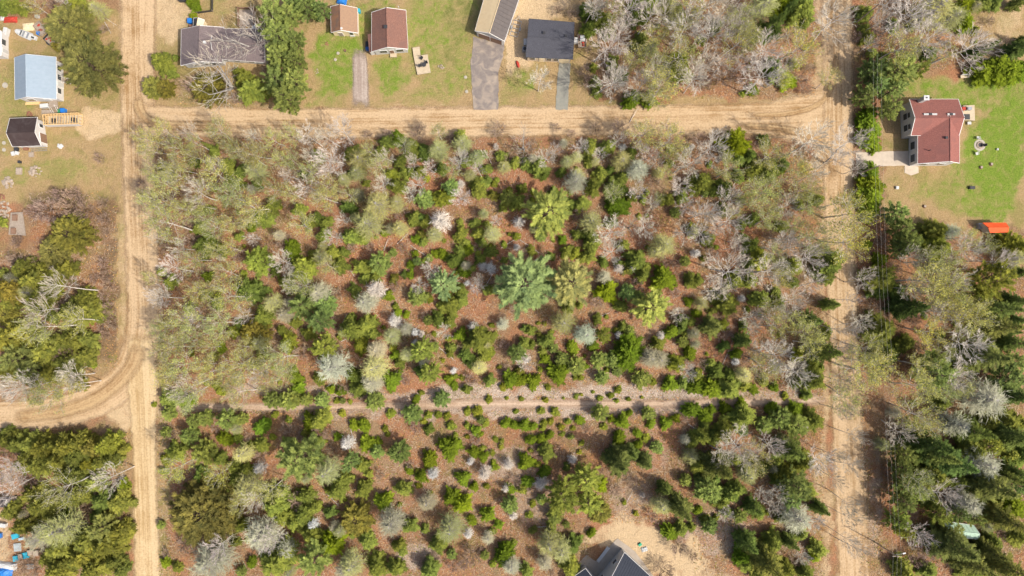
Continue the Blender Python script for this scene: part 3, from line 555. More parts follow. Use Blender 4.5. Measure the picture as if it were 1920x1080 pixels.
panel(270, 580, 6, """L 480 130 150;L 300 200 120;L 150 220 90;B 630 100 100;L 850 150 130;L 830 270 100;Oy 1250 280 160;Gy 1300 380 100;F 1550 240 50;F 1850 270 70;Fy 1620 390 90;F 1350 80 100;B 1140 60 80;G 1580 60 100;Fd 1070 160 50;L 300 450 130;L 450 620 140;L 720 440 100;C 860 430 50;L 1040 560 140;L 730 720 130;L 960 780 110;F 810 850 40;B 510 840 140;L 480 930 130;L 280 770 120;F 280 1000 90;L 1350 600 110;L 1560 560 140;L 1530 720 110;B 1250 720 100;L 1400 830 90;F 1240 630 40;F 1320 510 60;T 1780 500 100;C 1710 770 60;C 1740 890 60;F 1680 690 40;L 1090 960 120;Q 1440 1010 80;Q 1560 1020 70;Q 1700 1010 70;Q 1830 1010 60;T 460 330 90;L 560 280 100;s 860 920 50;L 650 640 90;L 1150 430 90;L 420 360 80;Fy 1000 260 60;F 1700 150 60""")
panel(590, 580, 6, """Pb 60 130 150;F 430 230 120;F 590 170 100;F 410 130 60;F 660 270 60;D 900 140 100;C 930 50 45;C 1030 60 35;Gy 870 300 110;G 1030 220 80;T 980 350 60;D 1130 260 60;D 1200 280 50;D 1130 370 50;Py 1210 460 150;Gy 1040 510 90;C 910 520 50;Py 1300 720 130;C 870 790 90;G 700 460 120;Gy 680 660 150;G 650 820 130;G 200 660 180;F 530 880 100;Fd 430 740 80;Py 110 430 150;Fy 520 400 80;F 50 790 60;C 180 900 40;C 290 920 45;Q 90 1020 70;Q 680 1030 90;C 1140 1010 40;Q 1430 1000 80;C 1510 790 45;C 1570 860 40;s 1660 770 30;F 1710 900 50;Gy 1850 650 90;Fd 1760 590 60;Fd 1700 520 70;D 1780 190 70;C 1640 290 60;F 1850 340 130;Q 1280 120 50;Fd 1390 110 70;F 1520 130 60;B 1440 210 70;s 1350 280 30;s 1510 330 30;T 1750 800 80;s 250 1030 30;Q 320 1030 30;s 400 1040 25;F 960 600 60;F 1900 530 60;s 1200 940 30;s 880 430 40;Fd 1200 700 60;Go 330 250 70;T 330 880 60;T 560 1010 50;T 950 740 60""")
panel(910, 580, 6, """F 440 380 60;Go 880 150 140;F 690 350 70;Gb 1130 280 130;Py 1330 290 100;D 1500 290 55;F 1540 200 50;Cd 1610 480 150;G 1860 550 110;C 1210 420 50;Q 1270 570 80;Q 1430 560 80;C 980 430 60;Q 860 550 70;Q 1020 630 90;C 1120 640 35;Q 760 440 50;F 640 470 40;C 670 560 50;C 820 710 100;Q 370 490 90;D 460 570 50;C 290 780 80;C 390 800 60;C 540 810 70;F 50 800 60;s 200 870 40;s 710 880 35;s 1010 770 30;s 1070 770 30;Q 1310 770 65;Q 1480 700 50;Q 1750 790 90;s 1890 820 35;s 1490 910 40;s 1410 970 35;s 1280 1000 30;s 1480 1030 25;s 1610 1010 25;s 1020 970 25;s 680 1020 30;s 40 1020 40;s 240 1000 20;s 410 1010 20;B 500 620 80;s 1370 680 30;s 620 680 30;s 20 500 70;Gy 20 400 50;s 160 650 25;s 1120 520 20;s 740 260 30;F 1260 110 50;s 1150 330 20;T 200 390 60;s 1080 960 18;s 1210 930 18;s 880 1000 16;s 1760 990 18;T 1600 640 60""")
panel(1230, 580, 5.486, """B 200 80 70;S 270 120 70;C 160 230 60;Fd 270 190 50;So 580 180 120;Fy 670 170 60;T 700 240 90;C 420 40 40;S 900 320 100;B 960 100 90;L 1230 180 110;B 1180 50 100;L 1400 100 100;S 1600 120 110;B 1830 170 70;L 1530 250 110;L 1600 350 110;S 1720 430 150;Fy 1460 470 60;F 1750 240 60;B 1100 440 100;L 1080 520 120;B 1300 500 130;D 820 540 50;C 830 460 50;C 350 450 60;G 40 520 100;Fy 200 550 80;B 320 640 70;F 420 680 50;C 150 770 65;F 280 760 50;C 410 800 70;F 560 560 50;Fd 610 640 70;C 580 820 90;F 750 820 100;Fd 760 680 60;Gy 900 680 90;F 900 780 60;B 1350 700 140;B 1440 640 80;F 1610 700 110;F 1110 730 50;C 1220 800 40;C 1000 820 45;s 1330 890 35;F 1550 870 50;s 520 460 20;T 480 560 60;Fd 700 380 50;F 20 350 60;Fd 1680 600 50;F 1460 740 60;L 1200 600 60;s 500 730 30;B 960 190 60;Lo 1270 380 40;F 350 120 50;T 850 600 60;T 1050 640 60;s 1500 900 25""")
panel(270, 740, 3.177, """C 150 25 45;C 250 40 40;Q 155 110 40;Q 310 150 40;Q 370 140 45;Q 500 150 60;Q 590 140 35;Q 280 240 50;C 700 190 45;T 430 200 30;Q 360 340 70;C 480 265 40;F 190 340 50;Ly 210 430 70;Fd 340 480 45;Ly 450 480 60;Gy 590 350 60;D 690 440 45;P 930 380 150;F 1010 300 60;Gy 1090 460 80;Pb 1230 400 60;F 1300 420 45;F 1160 560 60;O 350 700 190;O 430 570 60;Go 620 560 90;F 800 650 80;F 760 600 60;B 650 610 50;L 780 540 60;F 830 720 60;T 910 620 60;F 960 600 50;F 1010 670 40;G 700 830 110;B 460 890 55;G 400 990 130;B 770 870 60;D 1010 770 40;F 1000 830 60;F 950 720 60;Oy 1270 740 95;Cy 1120 890 70;Pb 1020 980 100;F 800 980 100;G 850 920 60;C 640 1000 30;Go 1240 1010 80;F 1330 870 50;G 1190 1040 60;F 1310 560 50;D 1210 290 50;C 1330 290 45;C 1150 250 25;F 1050 150 60;C 990 160 45;C 1250 180 30;C 1310 185 35;C 130 1000 30;F 200 1030 30;Q 870 30 50;Q 780 40 50;Q 950 40 40;Q 1070 35 40;Q 1370 50 45;s 1180 110 20;F 560 500 50;s 560 260 25;F 640 300 30;F 700 300 40;F 450 380 40;F 1110 700 35;F 580 780 40;F 900 760 50;s 130 380 30;s 780 120 20;s 860 150 20;s 60 60 14;T 170 230 30;T 250 880 50;T 620 250 30;T 850 200 40;F 540 430 40;F 620 450 40;F 860 300 40;T 1130 330 30;F 520 560 30;F 1190 500 50;L 560 640 50;T 130 940 30""")
panel(700, 740, 3.177, """Q 20 60 45;s 105 110 25;Qb 235 110 55;Q 405 25 40;s 250 25 25;s 330 120 22;s 385 120 20;s 440 125 22;s 300 160 18;Q 165 335 62;Q 335 390 1;C 335 390 45;C 215 450 25;C 285 490 32;D 355 470 45;C 455 318 62;D 445 308 45;C 600 340 35;C 655 370 30;D 580 400 30;D 665 470 52;C 535 500 40;C 600 550 25;C 720 430 25;D 805 415 42;s 675 545 18;C 910 400 45;F 1030 340 50;C 920 520 35;C 1020 460 35;D 1000 530 52;D 1185 385 35;F 180 560 45;C 60 640 50;G 320 640 60;G 110 760 90;F 215 780 45;Go 460 800 85;F 390 890 50;C 470 610 50;Cy 530 650 55;D 790 560 30;C 815 560 30;Q 815 650 48;C 680 715 42;C 585 750 28;C 745 775 27;s 705 815 22;D 565 830 35;s 835 880 18;s 930 715 20;s 950 650 20;Cd 780 950 60;G 820 1020 55;F 910 1050 40;s 710 1010 18;Q 1080 720 45;F 1060 800 35;Go 1050 890 75;Go 1120 930 70;Fd 1190 890 50;G 1020 1000 50;F 1170 1020 60;Py 1130 600 110;Py 1270 500 100;Py 1280 650 80;Oy 1350 700 65;C 1300 825 25;Q 1350 110 50;s 620 100 30;Q 640 150 25;C 610 215 28;C 630 235 22;s 460 185 25;s 560 185 20;s 670 170 22;Q 695 35 25;C 790 170 30;C 840 180 28;C 900 185 35;C 950 190 25;s 1020 165 20;s 1055 160 20;C 940 270 30;C 1000 260 30;C 1050 240 25;s 1080 100 25;s 1000 95 20;s 1160 160 18;s 1125 235 16;C 1230 155 28;s 1240 290 16;s 765 275 14;s 560 100 22;s 850 100 15;s 1030 35 18;s 790 20 14;s 880 25 14;s 1205 15 12;F 150 900 35;F 170 930 30;F 310 800 25;C 30 280 22;s 70 205 18;Qb 20 340 40;F 340 1040 60;s 650 320 18;F 20 1020 60;F 130 1030 50;T 580 960 60;T 1110 340 40;T 540 1010 40;s 1010 200 18;s 1190 200 14;s 940 330 14;s 490 240 14;s 560 250 14""")
panel(1120, 740, 3.177, """Q 20 110 50;C 150 160 40;C 85 145 22;C 240 230 25;Q 300 110 40;C 320 170 28;C 410 170 35;C 470 140 25;C 130 260 40;C 240 300 28;Q 350 310 38;Q 90 370 45;s 285 260 25;So 130 400 100;So 290 400 55;S 210 350 50;S 400 560 50;Fy 20 680 70;Cy 20 540 40;D 270 600 20;Go 380 660 60;C 430 820 45;F 500 800 40;So 500 680 80;F 560 790 25;Q 665 780 45;C 600 690 25;Q 525 510 35;Q 650 560 75;C 560 90 40;C 640 130 40;F 620 250 50;F 570 270 45;F 600 420 50;So 720 430 100;Go 560 370 50;F 860 130 70;Q 990 180 50;F 750 220 60;F 690 260 40;B 880 300 90;B 1030 290 60;Lo 960 380 70;Q 1080 140 60;Q 1180 180 70;F 1280 150 60;S 1150 330 90;F 1220 400 60;B 1330 430 70;P 1180 540 100;Pb 1150 620 70;F 1110 460 60;F 1250 570 50;Go 900 480 60;F 960 430 50;F 780 590 60;F 740 630 50;F 830 560 50;B 1090 590 40;B 990 590 40;Sd 930 670 60;F 960 700 40;B 1040 680 40;G 1190 730 90;F 1100 730 40;B 1290 750 45;Q 840 720 40;F 770 700 30;B 780 720 35;Sd 1330 680 50;Sd 890 880 70;Cd 870 960 60;F 880 1000 50;F 1040 880 60;S 1150 880 50;So 1010 1000 110;F 1240 1060 50;F 1130 1040 50;F 1310 920 50;C 1290 970 30;F 950 1060 50;B 1230 960 40;T 490 900 60;T 380 1040 70;F 1210 830 40;s 160 640 15;C 1180 90 40;C 1040 80 30;C 860 60 30;C 680 90 25;C 760 80 30;s 40 190 20;s 20 20 15;B 740 350 60;F 1020 420 30;F 640 740 25;s 710 730 20;Go 1110 280 50;F 1060 400 40;F 1080 520 40;T 820 300 40;F 820 390 40;F 880 420 40;Fd 860 200 40;T 1200 480 30;T 560 960 40;T 1250 650 30;s 1080 990 20;C 190 110 20;C 540 100 25;F 640 180 30;Fd 700 500 40""")
panel(1100, 0, 3.692, """F 100 150 70;Fd 20 200 50;B 100 300 100;B 250 60 100;B 260 250 80;B 140 20 60;Fy 400 40 80;B 530 60 80;B 400 130 90;F 620 90 60;L 720 50 100;B 830 70 110;L 580 160 70;B 680 200 110;F 370 280 50;L 480 260 70;L 320 400 70;L 600 340 100;Fy 640 460 80;B 140 530 100;L 460 470 80;B 340 590 80;L 540 560 100;L 490 640 80;C 430 690 50;C 310 690 50;F 60 570 40;B 230 560 60;Fd 230 520 50;B 520 490 80;B 760 440 90;B 850 450 70;B 900 240 100;L 1010 300 90;B 1080 430 60;L 1150 260 60;Go 1120 190 60;Sd 1290 180 90;Fd 1220 230 60;B 1260 340 100;Ly 1440 300 100;Cy 1340 40 70;Go 1230 40 100;Sd 1400 60 60;F 1480 60 90;B 1660 220 120;B 1410 450 50;F 1430 440 30;Cy 1390 560 50;Ly 1330 530 60;B 1220 540 110;C 1150 620 35;Fd 1290 470 60;Lo 1690 540 60;F 900 180 40;T 1100 520 80;B 930 70 80;L 1000 100 80;Go 450 330 60;B 740 560 70;F 800 280 25;T 960 540 80;T 1060 350 70;L 180 110 60;B 20 60 60;F 180 430 40;Fd 330 130 50;B 1040 180 80;B 960 420 70;B 200 180 70;L 660 130 70;T 820 580 60;B 1130 90 60;F 540 20 50;F 160 230 40;T 1480 570 50;T 20 560 60""")
panel(1560, 0, 4.909, """F 310 130 60;F 330 350 60;F 300 260 40;F 260 90 40;B 370 390 60;B 500 60 90;B 720 120 150;Fb 570 230 50;Go 950 80 180;Cy 1220 60 70;Cy 1220 200 80;Go 1100 170 110;B 860 300 150;L 640 400 120;B 1170 430 170;L 1020 500 80;Fd 900 490 60;Sd 1380 460 90;Sd 1720 450 110;C 1380 660 90;C 1500 640 105;C 1620 650 105;C 1740 650 100;Sd 1750 360 50;S 1720 20 70;F 1500 20 60;F 1400 30 60;P 620 640 180;Pb 380 640 130;Py 800 640 90;P 300 880 110;P 560 830 120;Pb 420 790 100;P 540 1000 110;T 420 330 80;T 1600 400 60;Q 360 490 40;B 440 180 80;T 200 350 60;T 380 220 60;F 480 520 40;T 1250 600 60;Go 1320 60 60;T 1450 200 50;B 600 330 70""")
panel(1560, 160, 3.6, """Cd 240 210 55;C 260 290 60;C 245 370 55;C 290 420 35;C 255 590 60;C 265 670 68;C 260 750 66;C 262 830 50;C 240 895 30;Ly 100 850 120;Ly 90 1020 110;B 110 450 110;Pb 440 860 80;P 470 970 80;P 500 1060 90;F 700 980 70;Gb 800 990 60;L 900 1010 60;L 1030 1070 60;B 170 560 50;L 30 800 60;B 40 480 50""")
panel(1560, 420, 3.858, """P 520 80 100;P 500 190 70;F 730 80 60;Fy 760 170 80;L 850 80 60;L 960 120 90;L 1100 120 90;Fy 1230 140 60;Fy 1330 170 80;B 600 230 70;L 720 260 80;L 870 280 80;B 950 210 90;B 1180 250 80;Go 1320 250 80;L 660 400 120;L 730 440 100;B 880 380 90;B 570 450 70;Py 1160 400 150;Py 1070 500 80;L 900 500 110;B 770 640 90;L 820 560 90;Ly 700 760 90;Sd 550 600 110;Sd 1350 350 60;C 350 260 45;F 340 400 90;Fd 330 480 60;C 260 150 30;F 340 770 90;Fd 380 960 80;F 520 870 60;L 260 880 90;L 270 1000 100;L 640 1010 80;P 740 990 90;Fy 900 1030 70;L 1010 700 100;L 940 640 80;S 1190 620 110;So 1170 740 130;B 960 850 110;L 920 790 50;So 1090 960 150;Sd 1330 560 80;Sd 1290 860 90;P 1320 1000 90;L 820 930 60;T 340 130 50;B 210 410 70;B 220 730 70;Sd 1340 700 60;Sd 1270 780 60;B 830 910 60;T 500 990 50;T 300 620 50;Fd 470 480 50;T 450 330 60;T 580 700 60;B 680 580 60;T 640 880 50;F 590 130 60;Go 1280 330 50;S 1050 620 80""")
panel(1560, 680, 2.7, """L 150 30 90;L 80 140 60;L 440 130 70;L 450 250 80;P 520 60 100;Fy 630 40 50;L 550 130 50;G 770 180 110;L 640 130 50;Pb 890 80 90;F 550 200 40;Sd 690 340 80;F 780 300 50;F 870 300 60;G 620 310 70;P 360 460 60;P 350 530 55;P 380 610 70;Py 430 660 50;P 360 700 60;Py 340 800 60;Py 370 850 50;Sd 490 410 100;Sd 600 500 90;S 520 460 80;F 510 580 60;L 450 580 60;F 620 590 50;F 700 440 60;Py 800 420 60;G 760 510 80;S 860 570 60;S 930 380 80;S 870 350 60;Sd 930 560 60;Pb 940 620 50;So 790 620 110;G 680 720 70;P 720 780 50;P 640 760 45;Py 545 770 60;B 560 700 60;So 860 790 80;So 600 920 120;So 790 950 60;B 430 850 50;So 700 1010 80;So 880 1030 90;F 760 1060 40;F 360 1050 50;F 700 1040 50;C 920 720 50;F 940 880 40;T 480 930 80;Lo 460 320 50;F 480 1050 40;T 500 340 40;F 810 720 30;B 350 320 50;B 640 90 60;Fd 960 470 50;F 810 900 40;T 430 1000 50;T 850 860 40;F 500 700 40;Sd 420 400 50;F 940 300 40;T 400 760 30;Sd 940 170 60;F 900 460 40""")
panel(0, 0, 6, """F 60 60 60;F 200 80 80;Lo 420 80 90;F 860 70 100;F 930 130 70;Go 1100 100 100;T 1180 160 70;O 790 300 250;Oy 640 530 45;O 1010 740 300;F 1820 710 100;Oy 1720 980 120;Oy 1870 1000 100;T 600 60 70;B 660 40 60;Fd 20 120 50;T 1180 330 60;T 720 520 60""")
panel(280, 0, 4.908, """P 1130 130 150;P 1290 140 120;P 1180 330 150;P 1330 370 120;P 1200 520 130;P 1340 560 110;P 1180 740 150;P 1340 750 140;P 1260 900 150;Pb 1450 70 130;Pb 1330 20 100;Pb 1580 90 90;F 950 830 100;F 880 730 70;Oy 540 810 150;F 830 670 50;C 395 20 45;C 425 60 40;C 405 150 32;M 900 330 260;M 620 700 270;F 240 530 25;F 210 680 40;T 400 780 100;T 820 900 60;T 1090 650 80;T 700 870 60""")
panel(860, 0, 5.143, """B 780 770 90;Fd 1240 110 70;F 1380 220 90;B 1370 400 120;F 1300 650 40;B 1420 780 110;F 1330 800 60;T 960 110 60;T 1090 130 60;T 1200 700 70;T 1380 60 80;T 1260 480 40;T 1250 800 60;B 1320 60 70;F 1330 900 40""")
panel(0, 180, 4.5, """T 420 950 130;T 600 930 120;T 740 960 90;T 500 840 60;T 640 830 60;T 300 1000 80;T 880 900 50;T 900 1040 60;T 1180 730 40;L 1240 340 80;T 850 520 50""")
panel(0, 380, 4.5, """Oy 600 260 170;O 460 410 130;F 370 540 50;F 520 600 90;T 250 500 60;F 200 560 80;F 300 660 100;Fo 80 740 110;T 150 500 80;T 620 680 70;F 730 820 80;F 350 820 100;B 370 890 100;Fd 440 960 50;F 730 930 100;Oy 60 940 100;F 600 900 80;L 400 1040 130;B 560 730 100;F 0 160 40;T 150 330 60;T 880 500 50;T 900 620 60;T 920 700 60;T 880 780 50;T 930 880 60;T 900 960 50;T 960 1030 50;F 430 700 80;F 100 850 70;Go 250 760 80;T 900 250 40;F 250 600 60;L 650 1000 90""")
panel(0, 600, 4.5, """Go 400 90 130;F 620 160 90;F 740 160 70;F 100 150 130;P 130 330 140;F 60 420 80;F 420 250 110;T 570 290 90;F 740 300 70;F 560 360 80;F 430 460 80;F 600 420 60;L 420 600 110;L 560 590 80;B 600 480 90;B 120 520 100;B 270 550 80;B 700 540 70;F 260 500 60;P 240 430 90;F 210 220 80;T 370 400 60;T 30 480 60;L 300 620 70;F 330 300 60;F 650 520 60;B 40 600 70;T 850 60 50;T 900 130 50""")
panel(0, 800, 3.857, """F 60 90 70;F 150 130 70;F 230 120 70;F 320 150 80;F 400 120 70;F 500 140 90;F 600 110 80;Fo 680 150 80;Fy 780 130 80;F 820 240 60;F 200 250 80;F 300 270 90;F 430 240 80;F 560 210 80;B 60 260 90;T 220 400 80;B 40 440 80;F 560 340 90;Fy 640 270 60;L 470 430 110;F 340 560 100;F 260 480 80;F 540 510 80;F 600 490 60;Cd 510 640 60;F 390 620 60;Q 720 400 70;B 800 360 80;C 890 420 40;Fd 760 530 80;F 870 540 80;Fd 700 650 50;P 740 740 100;F 650 820 90;F 870 740 70;Go 450 740 130;G 280 810 90;F 190 710 80;F 80 610 60;F 450 860 90;F 620 930 90;F 780 850 90;F 900 800 50;F 430 1030 90;F 830 970 60;F 700 1020 90;F 880 1040 50;F 560 970 60;T 260 1030 60;T 590 760 60;T 620 600 60;B 150 360 70;F 60 30 40;F 720 260 50;F 460 340 60;F 700 900 60;F 350 950 60;L 360 740 60;T 230 620 60;F 820 640 40;F 540 760 50;T 180 1000 60;T 720 480 50;T 870 640 40;F 620 180 50""")
panel(0, 0, 1, "Bt 1602 818 13;Bt 1604 884 14;Bt 1576 902 11;Bt 1594 942 13;Bt 1590 974 12;Bt 1584 1010 12;Bt 1604 1036 13;Bt 1582 668 11;Bt 1590 716 12;Bt 1600 560 11;Bt 1598 618 10;Bt 1582 772 11;Bt 1566 858 10")
PXM = FPX/CAM_H
TREES = []
for ox, oy, sc, txt in PANELS:
    for e in txt.replace('\n', '').split(';'):
        t = e.split(); kd = t[0][0]; tint = t[0][1:]; x, y, r = ox+float(t[1])/sc, oy+float(t[2])/sc, float(t[3])/sc
        if r < 0.8: continue
        TREES.append([kd, tint, x, y, r])

# ---------------------------------------------------------------- trees: plant them
TINT = {'F': (.235,.265,.066), 'C': (.205,.265,.030), 'S': (.18,.22,.065), 'P': (.285,.335,.12), 'W': (.36,.42,.19), 'Q': (.28,.33,.105), 'O': (.27,.25,.10), 's': (.25,.27,.05),
        'L': (.47,.465,.19), 'B': (.56,.50,.42), 'M': (.52,.45,.36), 'T': (.40,.29,.22), 'G': (.56,.52,.36), 'D': (.68,.63,.55)}
TM_ = {'': (1,1,1), 'y': (1.13,1.08,.78), 'd': (.68,.78,.8), 't': (.8,.78,.75), 'b': (.92,1.0,1.06), 'o': (1.02,.88,.95)}
GTW = {'t': (.4,.4,.2), 'd': (.27,.26,.13), 'o': (.38,.38,.135), 'y': (.48,.48,.18), 'b': (.40,.44,.29), '': (.45,.43,.28)}
SPEC = {'F': (2.5, 1.6, 9.5), 'C': (1.9, 1.2, 9.0), 'S': (4.2, 6, 15), 'P': (2.7, 8, 17), 'W': (2.6, 9, 18), 'Q': (2.4, 1.5, 6), 'O': (1.25, 3, 9), 's': (1.6, .5, 1.6), 'L': (4.6, 9, 13.5), 'B': (4.6, 8, 13.5),
        'M': (1.9, 9, 14), 'T': (1.1, 1.0, 2.8), 'G': (2.9, 4, 10), 'D': (2.6, 2.5, 7)}
CAT = {'F': 'fir tree', 'C': 'cedar tree', 'S': 'spruce tree', 'P': 'pine tree', 'W': 'white pine', 'Q': 'young pine', 'O': 'scrub pine', 's': 'sapling', 'L': 'aspen tree', 'B': 'birch tree', 'M': 'bare tree', 'T': 'bare shrub', 'G': 'larch tree', 'D': 'dead tree'}
NAME = {'F': 'fir_tree', 'C': 'cedar_tree', 'S': 'spruce_tree', 'P': 'pine_tree', 'W': 'white_pine', 'Q': 'young_pine', 'O': 'scrub_pine', 's': 'fir_sapling', 'L': 'aspen_tree', 'B': 'birch_tree', 'M': 'bare_tree', 'T': 'bare_shrub', 'G': 'larch_tree', 'D': 'dead_larch'}
LOOK = {'F': ('green fir', 'green firs'), 'C': ('rounded evergreen', 'rounded evergreens'), 'S': ('pointed green spruce', 'pointed green spruces'), 'P': ('long-needled pine', 'long-needled pines'), 'W': ('star-shaped tall pine', 'star-shaped tall pines'),
        'Q': ('young pine', 'young pines'), 'O': ('broad olive pine', 'broad olive pines'), 's': ('tiny green sapling', 'tiny green saplings'), 'L': ('budding aspen', 'budding aspens'),
        'B': ('leafless birch', 'leafless birches'), 'M': ('wide bare branching tree', 'wide bare branching trees'), 'T': ('low twiggy brown shrub', 'low twiggy brown shrubs'), 'G': ('fine-twigged greyish tree', 'fine-twigged greyish trees'), 'D': ('silver-grey dead conifer', 'silver-grey dead conifers')}
TW = {'': '', 'y': 'yellowish', 'd': 'dark', 'b': 'blue-green', 't': 'slender', 'o': 'olive'}
AXES = {'x': [(300,'left'),(530,'left centre'),(760,'mid-left'),(960,'centre-left'),(1160,'centre-right'),(1360,'mid-right'),(1570,'right')]}
def region(x, y):
    if x < 262:
        if y < 205: return 'behind the blue-roofed house'
        if y < 470: return 'in the rough yard, far left'
        if y < 600: return 'in the left copse, upper part'
        if y < 790: return 'in the left copse, lower part'
        return 'in the bottom left copse, upper half' if y < 930 else 'in the bottom left copse, lower half'
    if x > 1605:
        if y < 120: return 'in the top right woods'
        if y < 260: return 'beside the large red house'
        if y < 415: return 'along the right driveway hedge'
        if y < 540: return 'below the green lawn at right'
        if y < 660: return 'in the right woods, middle part'
        if y < 800: return 'in the right woods, lower part'
        return 'right of the road, bottom right' if y < 940 else 'in the bottom right corner woods'
    if y < 215:
        if x < 480: return 'around the brown-roofed bungalow'
        if x < 880: return 'by the rust-roofed shed'
        if x < 1110: return 'by the charcoal-roofed house'
        return 'in the upper woods, '+('left side' if x < 1240 else 'middle' if x < 1390 else 'right side')
    cols = [(395,'far left'),(510,'left'),(620,'inner left'),(740,'left centre'),(850,'near centre-left'),(960,'centre'),(1075,'right centre'),(1190,'near centre-right'),(1310,'inner right'),(1430,'right'),(9999,'far right')]
    c = next(n for a, n in cols if x < a)
    rows = [(330,'top strip'),(420,'upper band'),(510,'middle band'),(600,'central band'),(690,'lower band'),(752,'strip above the trail'),(850,'strip below the trail'),(930,'bottom block'),(9999,'bottom edge')]
    r = next(n for a, n in rows if y < a)
    return ('just above the trail, %s' if 'above' in r else 'just below the trail, %s' if 'below' in r else 'in the '+r+', %s') % c
ORD = ['first','second','third','fourth','fifth','sixth','seventh','eighth','ninth','tenth','eleventh','twelfth','thirteenth','fourteenth','fifteenth','sixteenth','seventeenth','eighteenth','nineteenth','twentieth']
rt = random.Random(5); keep = []
cnt = {}
for kd, tint, x, y, r in TREES:
    if any(abs(k[2]-x) < 14 and abs(k[3]-y) < 14 and math.hypot(k[2]-x, k[3]-y) < .42*min(r, k[4]) + (4 if k[0] == kd else 0)*(r > 5) for k in keep): continue
    keep.append([kd, tint, x, y, r])
# small growth between the listed trees
rf = random.Random(77); BL = [(300, 1540, 265, 1075, 900), (1612, 1900, 560, 1075, 60), (5, 185, 480, 720, 30), (5, 238, 830, 1075, 40), (1110, 1520, 5, 180, 45), (1615, 1840, 5, 120, 20)]
for x0, x1, y0, y1, n in BL:
    for _ in range(n):
        x, y = rf.uniform(x0, x1), rf.uniform(y0, y1); kd = rf.choices('sTFGQD', (30, 42, 20, 18, 7, 5))[0]; r = {'s': rf.uniform(3, 6), 'T': rf.uniform(8, 14), 'F': rf.uniform(6, 9.5), 'G': rf.uniform(9, 14), 'Q': rf.uniform(6, 10), 'D': rf.uniform(7, 10)}[kd]
        if x > 1604 and x < 1645 and y > 500: continue
        if y > 770 and y < 1100 and rf.random() < .35: continue
        if y > 722 and y < 790 and x < 1550: continue
        if 1090 < x < 1330 and y > 970 or x < 120 and y > 970: continue
        if any(abs(k[2]-x) < 40 and math.hypot(k[2]-x, k[3]-y) < .68*k[4]+.4*r for k in keep): continue
        keep.append([kd, rf.choice(('', '', 'o', 'd')) if kd in 'FG' else '', x, y, r])
if len([1 for k in keep if k[0] == 'T']) > 290: pass
# names that tell each tree from its neighbours of the same look
cell = {}; NAMEX = {}
for i, t in enumerate(keep):
    rm = t[4]/PXM; t.append(i); kd = t[0]
    if kd == 's' or kd in 'MTD': sz = ''
    else:
        lim = {'P': (2.6, 4.2), 'W': (2.6, 4.2), 'O': (3, 6), 'L': (1.8, 2.4), 'B': (1.7, 2.3), 'G': (1.8, 2.5), 'S': (1.6, 2.6)}.get(kd, (1.32, 1.95)); sz = 'small' if rm < lim[0] else 'large' if rm > lim[1] else 'mid-sized'
    t.append(sz)
    if kd == 'F' and sz == 'small': NAMEX[i] = True
    cell.setdefault((kd, t[1], sz, region(t[2], t[3])), []).append(t)
LAB = {}
for (kd, tint, sz, rg), ts in cell.items():
    ts.sort(key=lambda t: t[2]); one, many = LOOK[kd]; tw = TW[tint]
    if tint == 'y' and kd in 'CLQ': tw = 'yellow-green'; one = one.replace('bright green ', '').replace('pale green ', '').replace('light green ', ''); many = many.replace('bright green ', '').replace('pale green ', '').replace('light green ', '')
    if tint == 'o' and kd == 'O': tw = ''
    if tint in 'oy' and tint and kd == 'O': one = 'broad pine'; many = 'broad pines'
    for j, t in enumerate(ts):
        if len(ts) == 1: s = ' '.join(q for q in (sz, tw, one, rg) if q)
        else: s = ' '.join(q for q in (ORD[j]+' from left of the', str(len(ts)) if False else '', sz, tw, many, rg) if q)
        LAB[t[5]] = s
SX = {}
ntree = {}
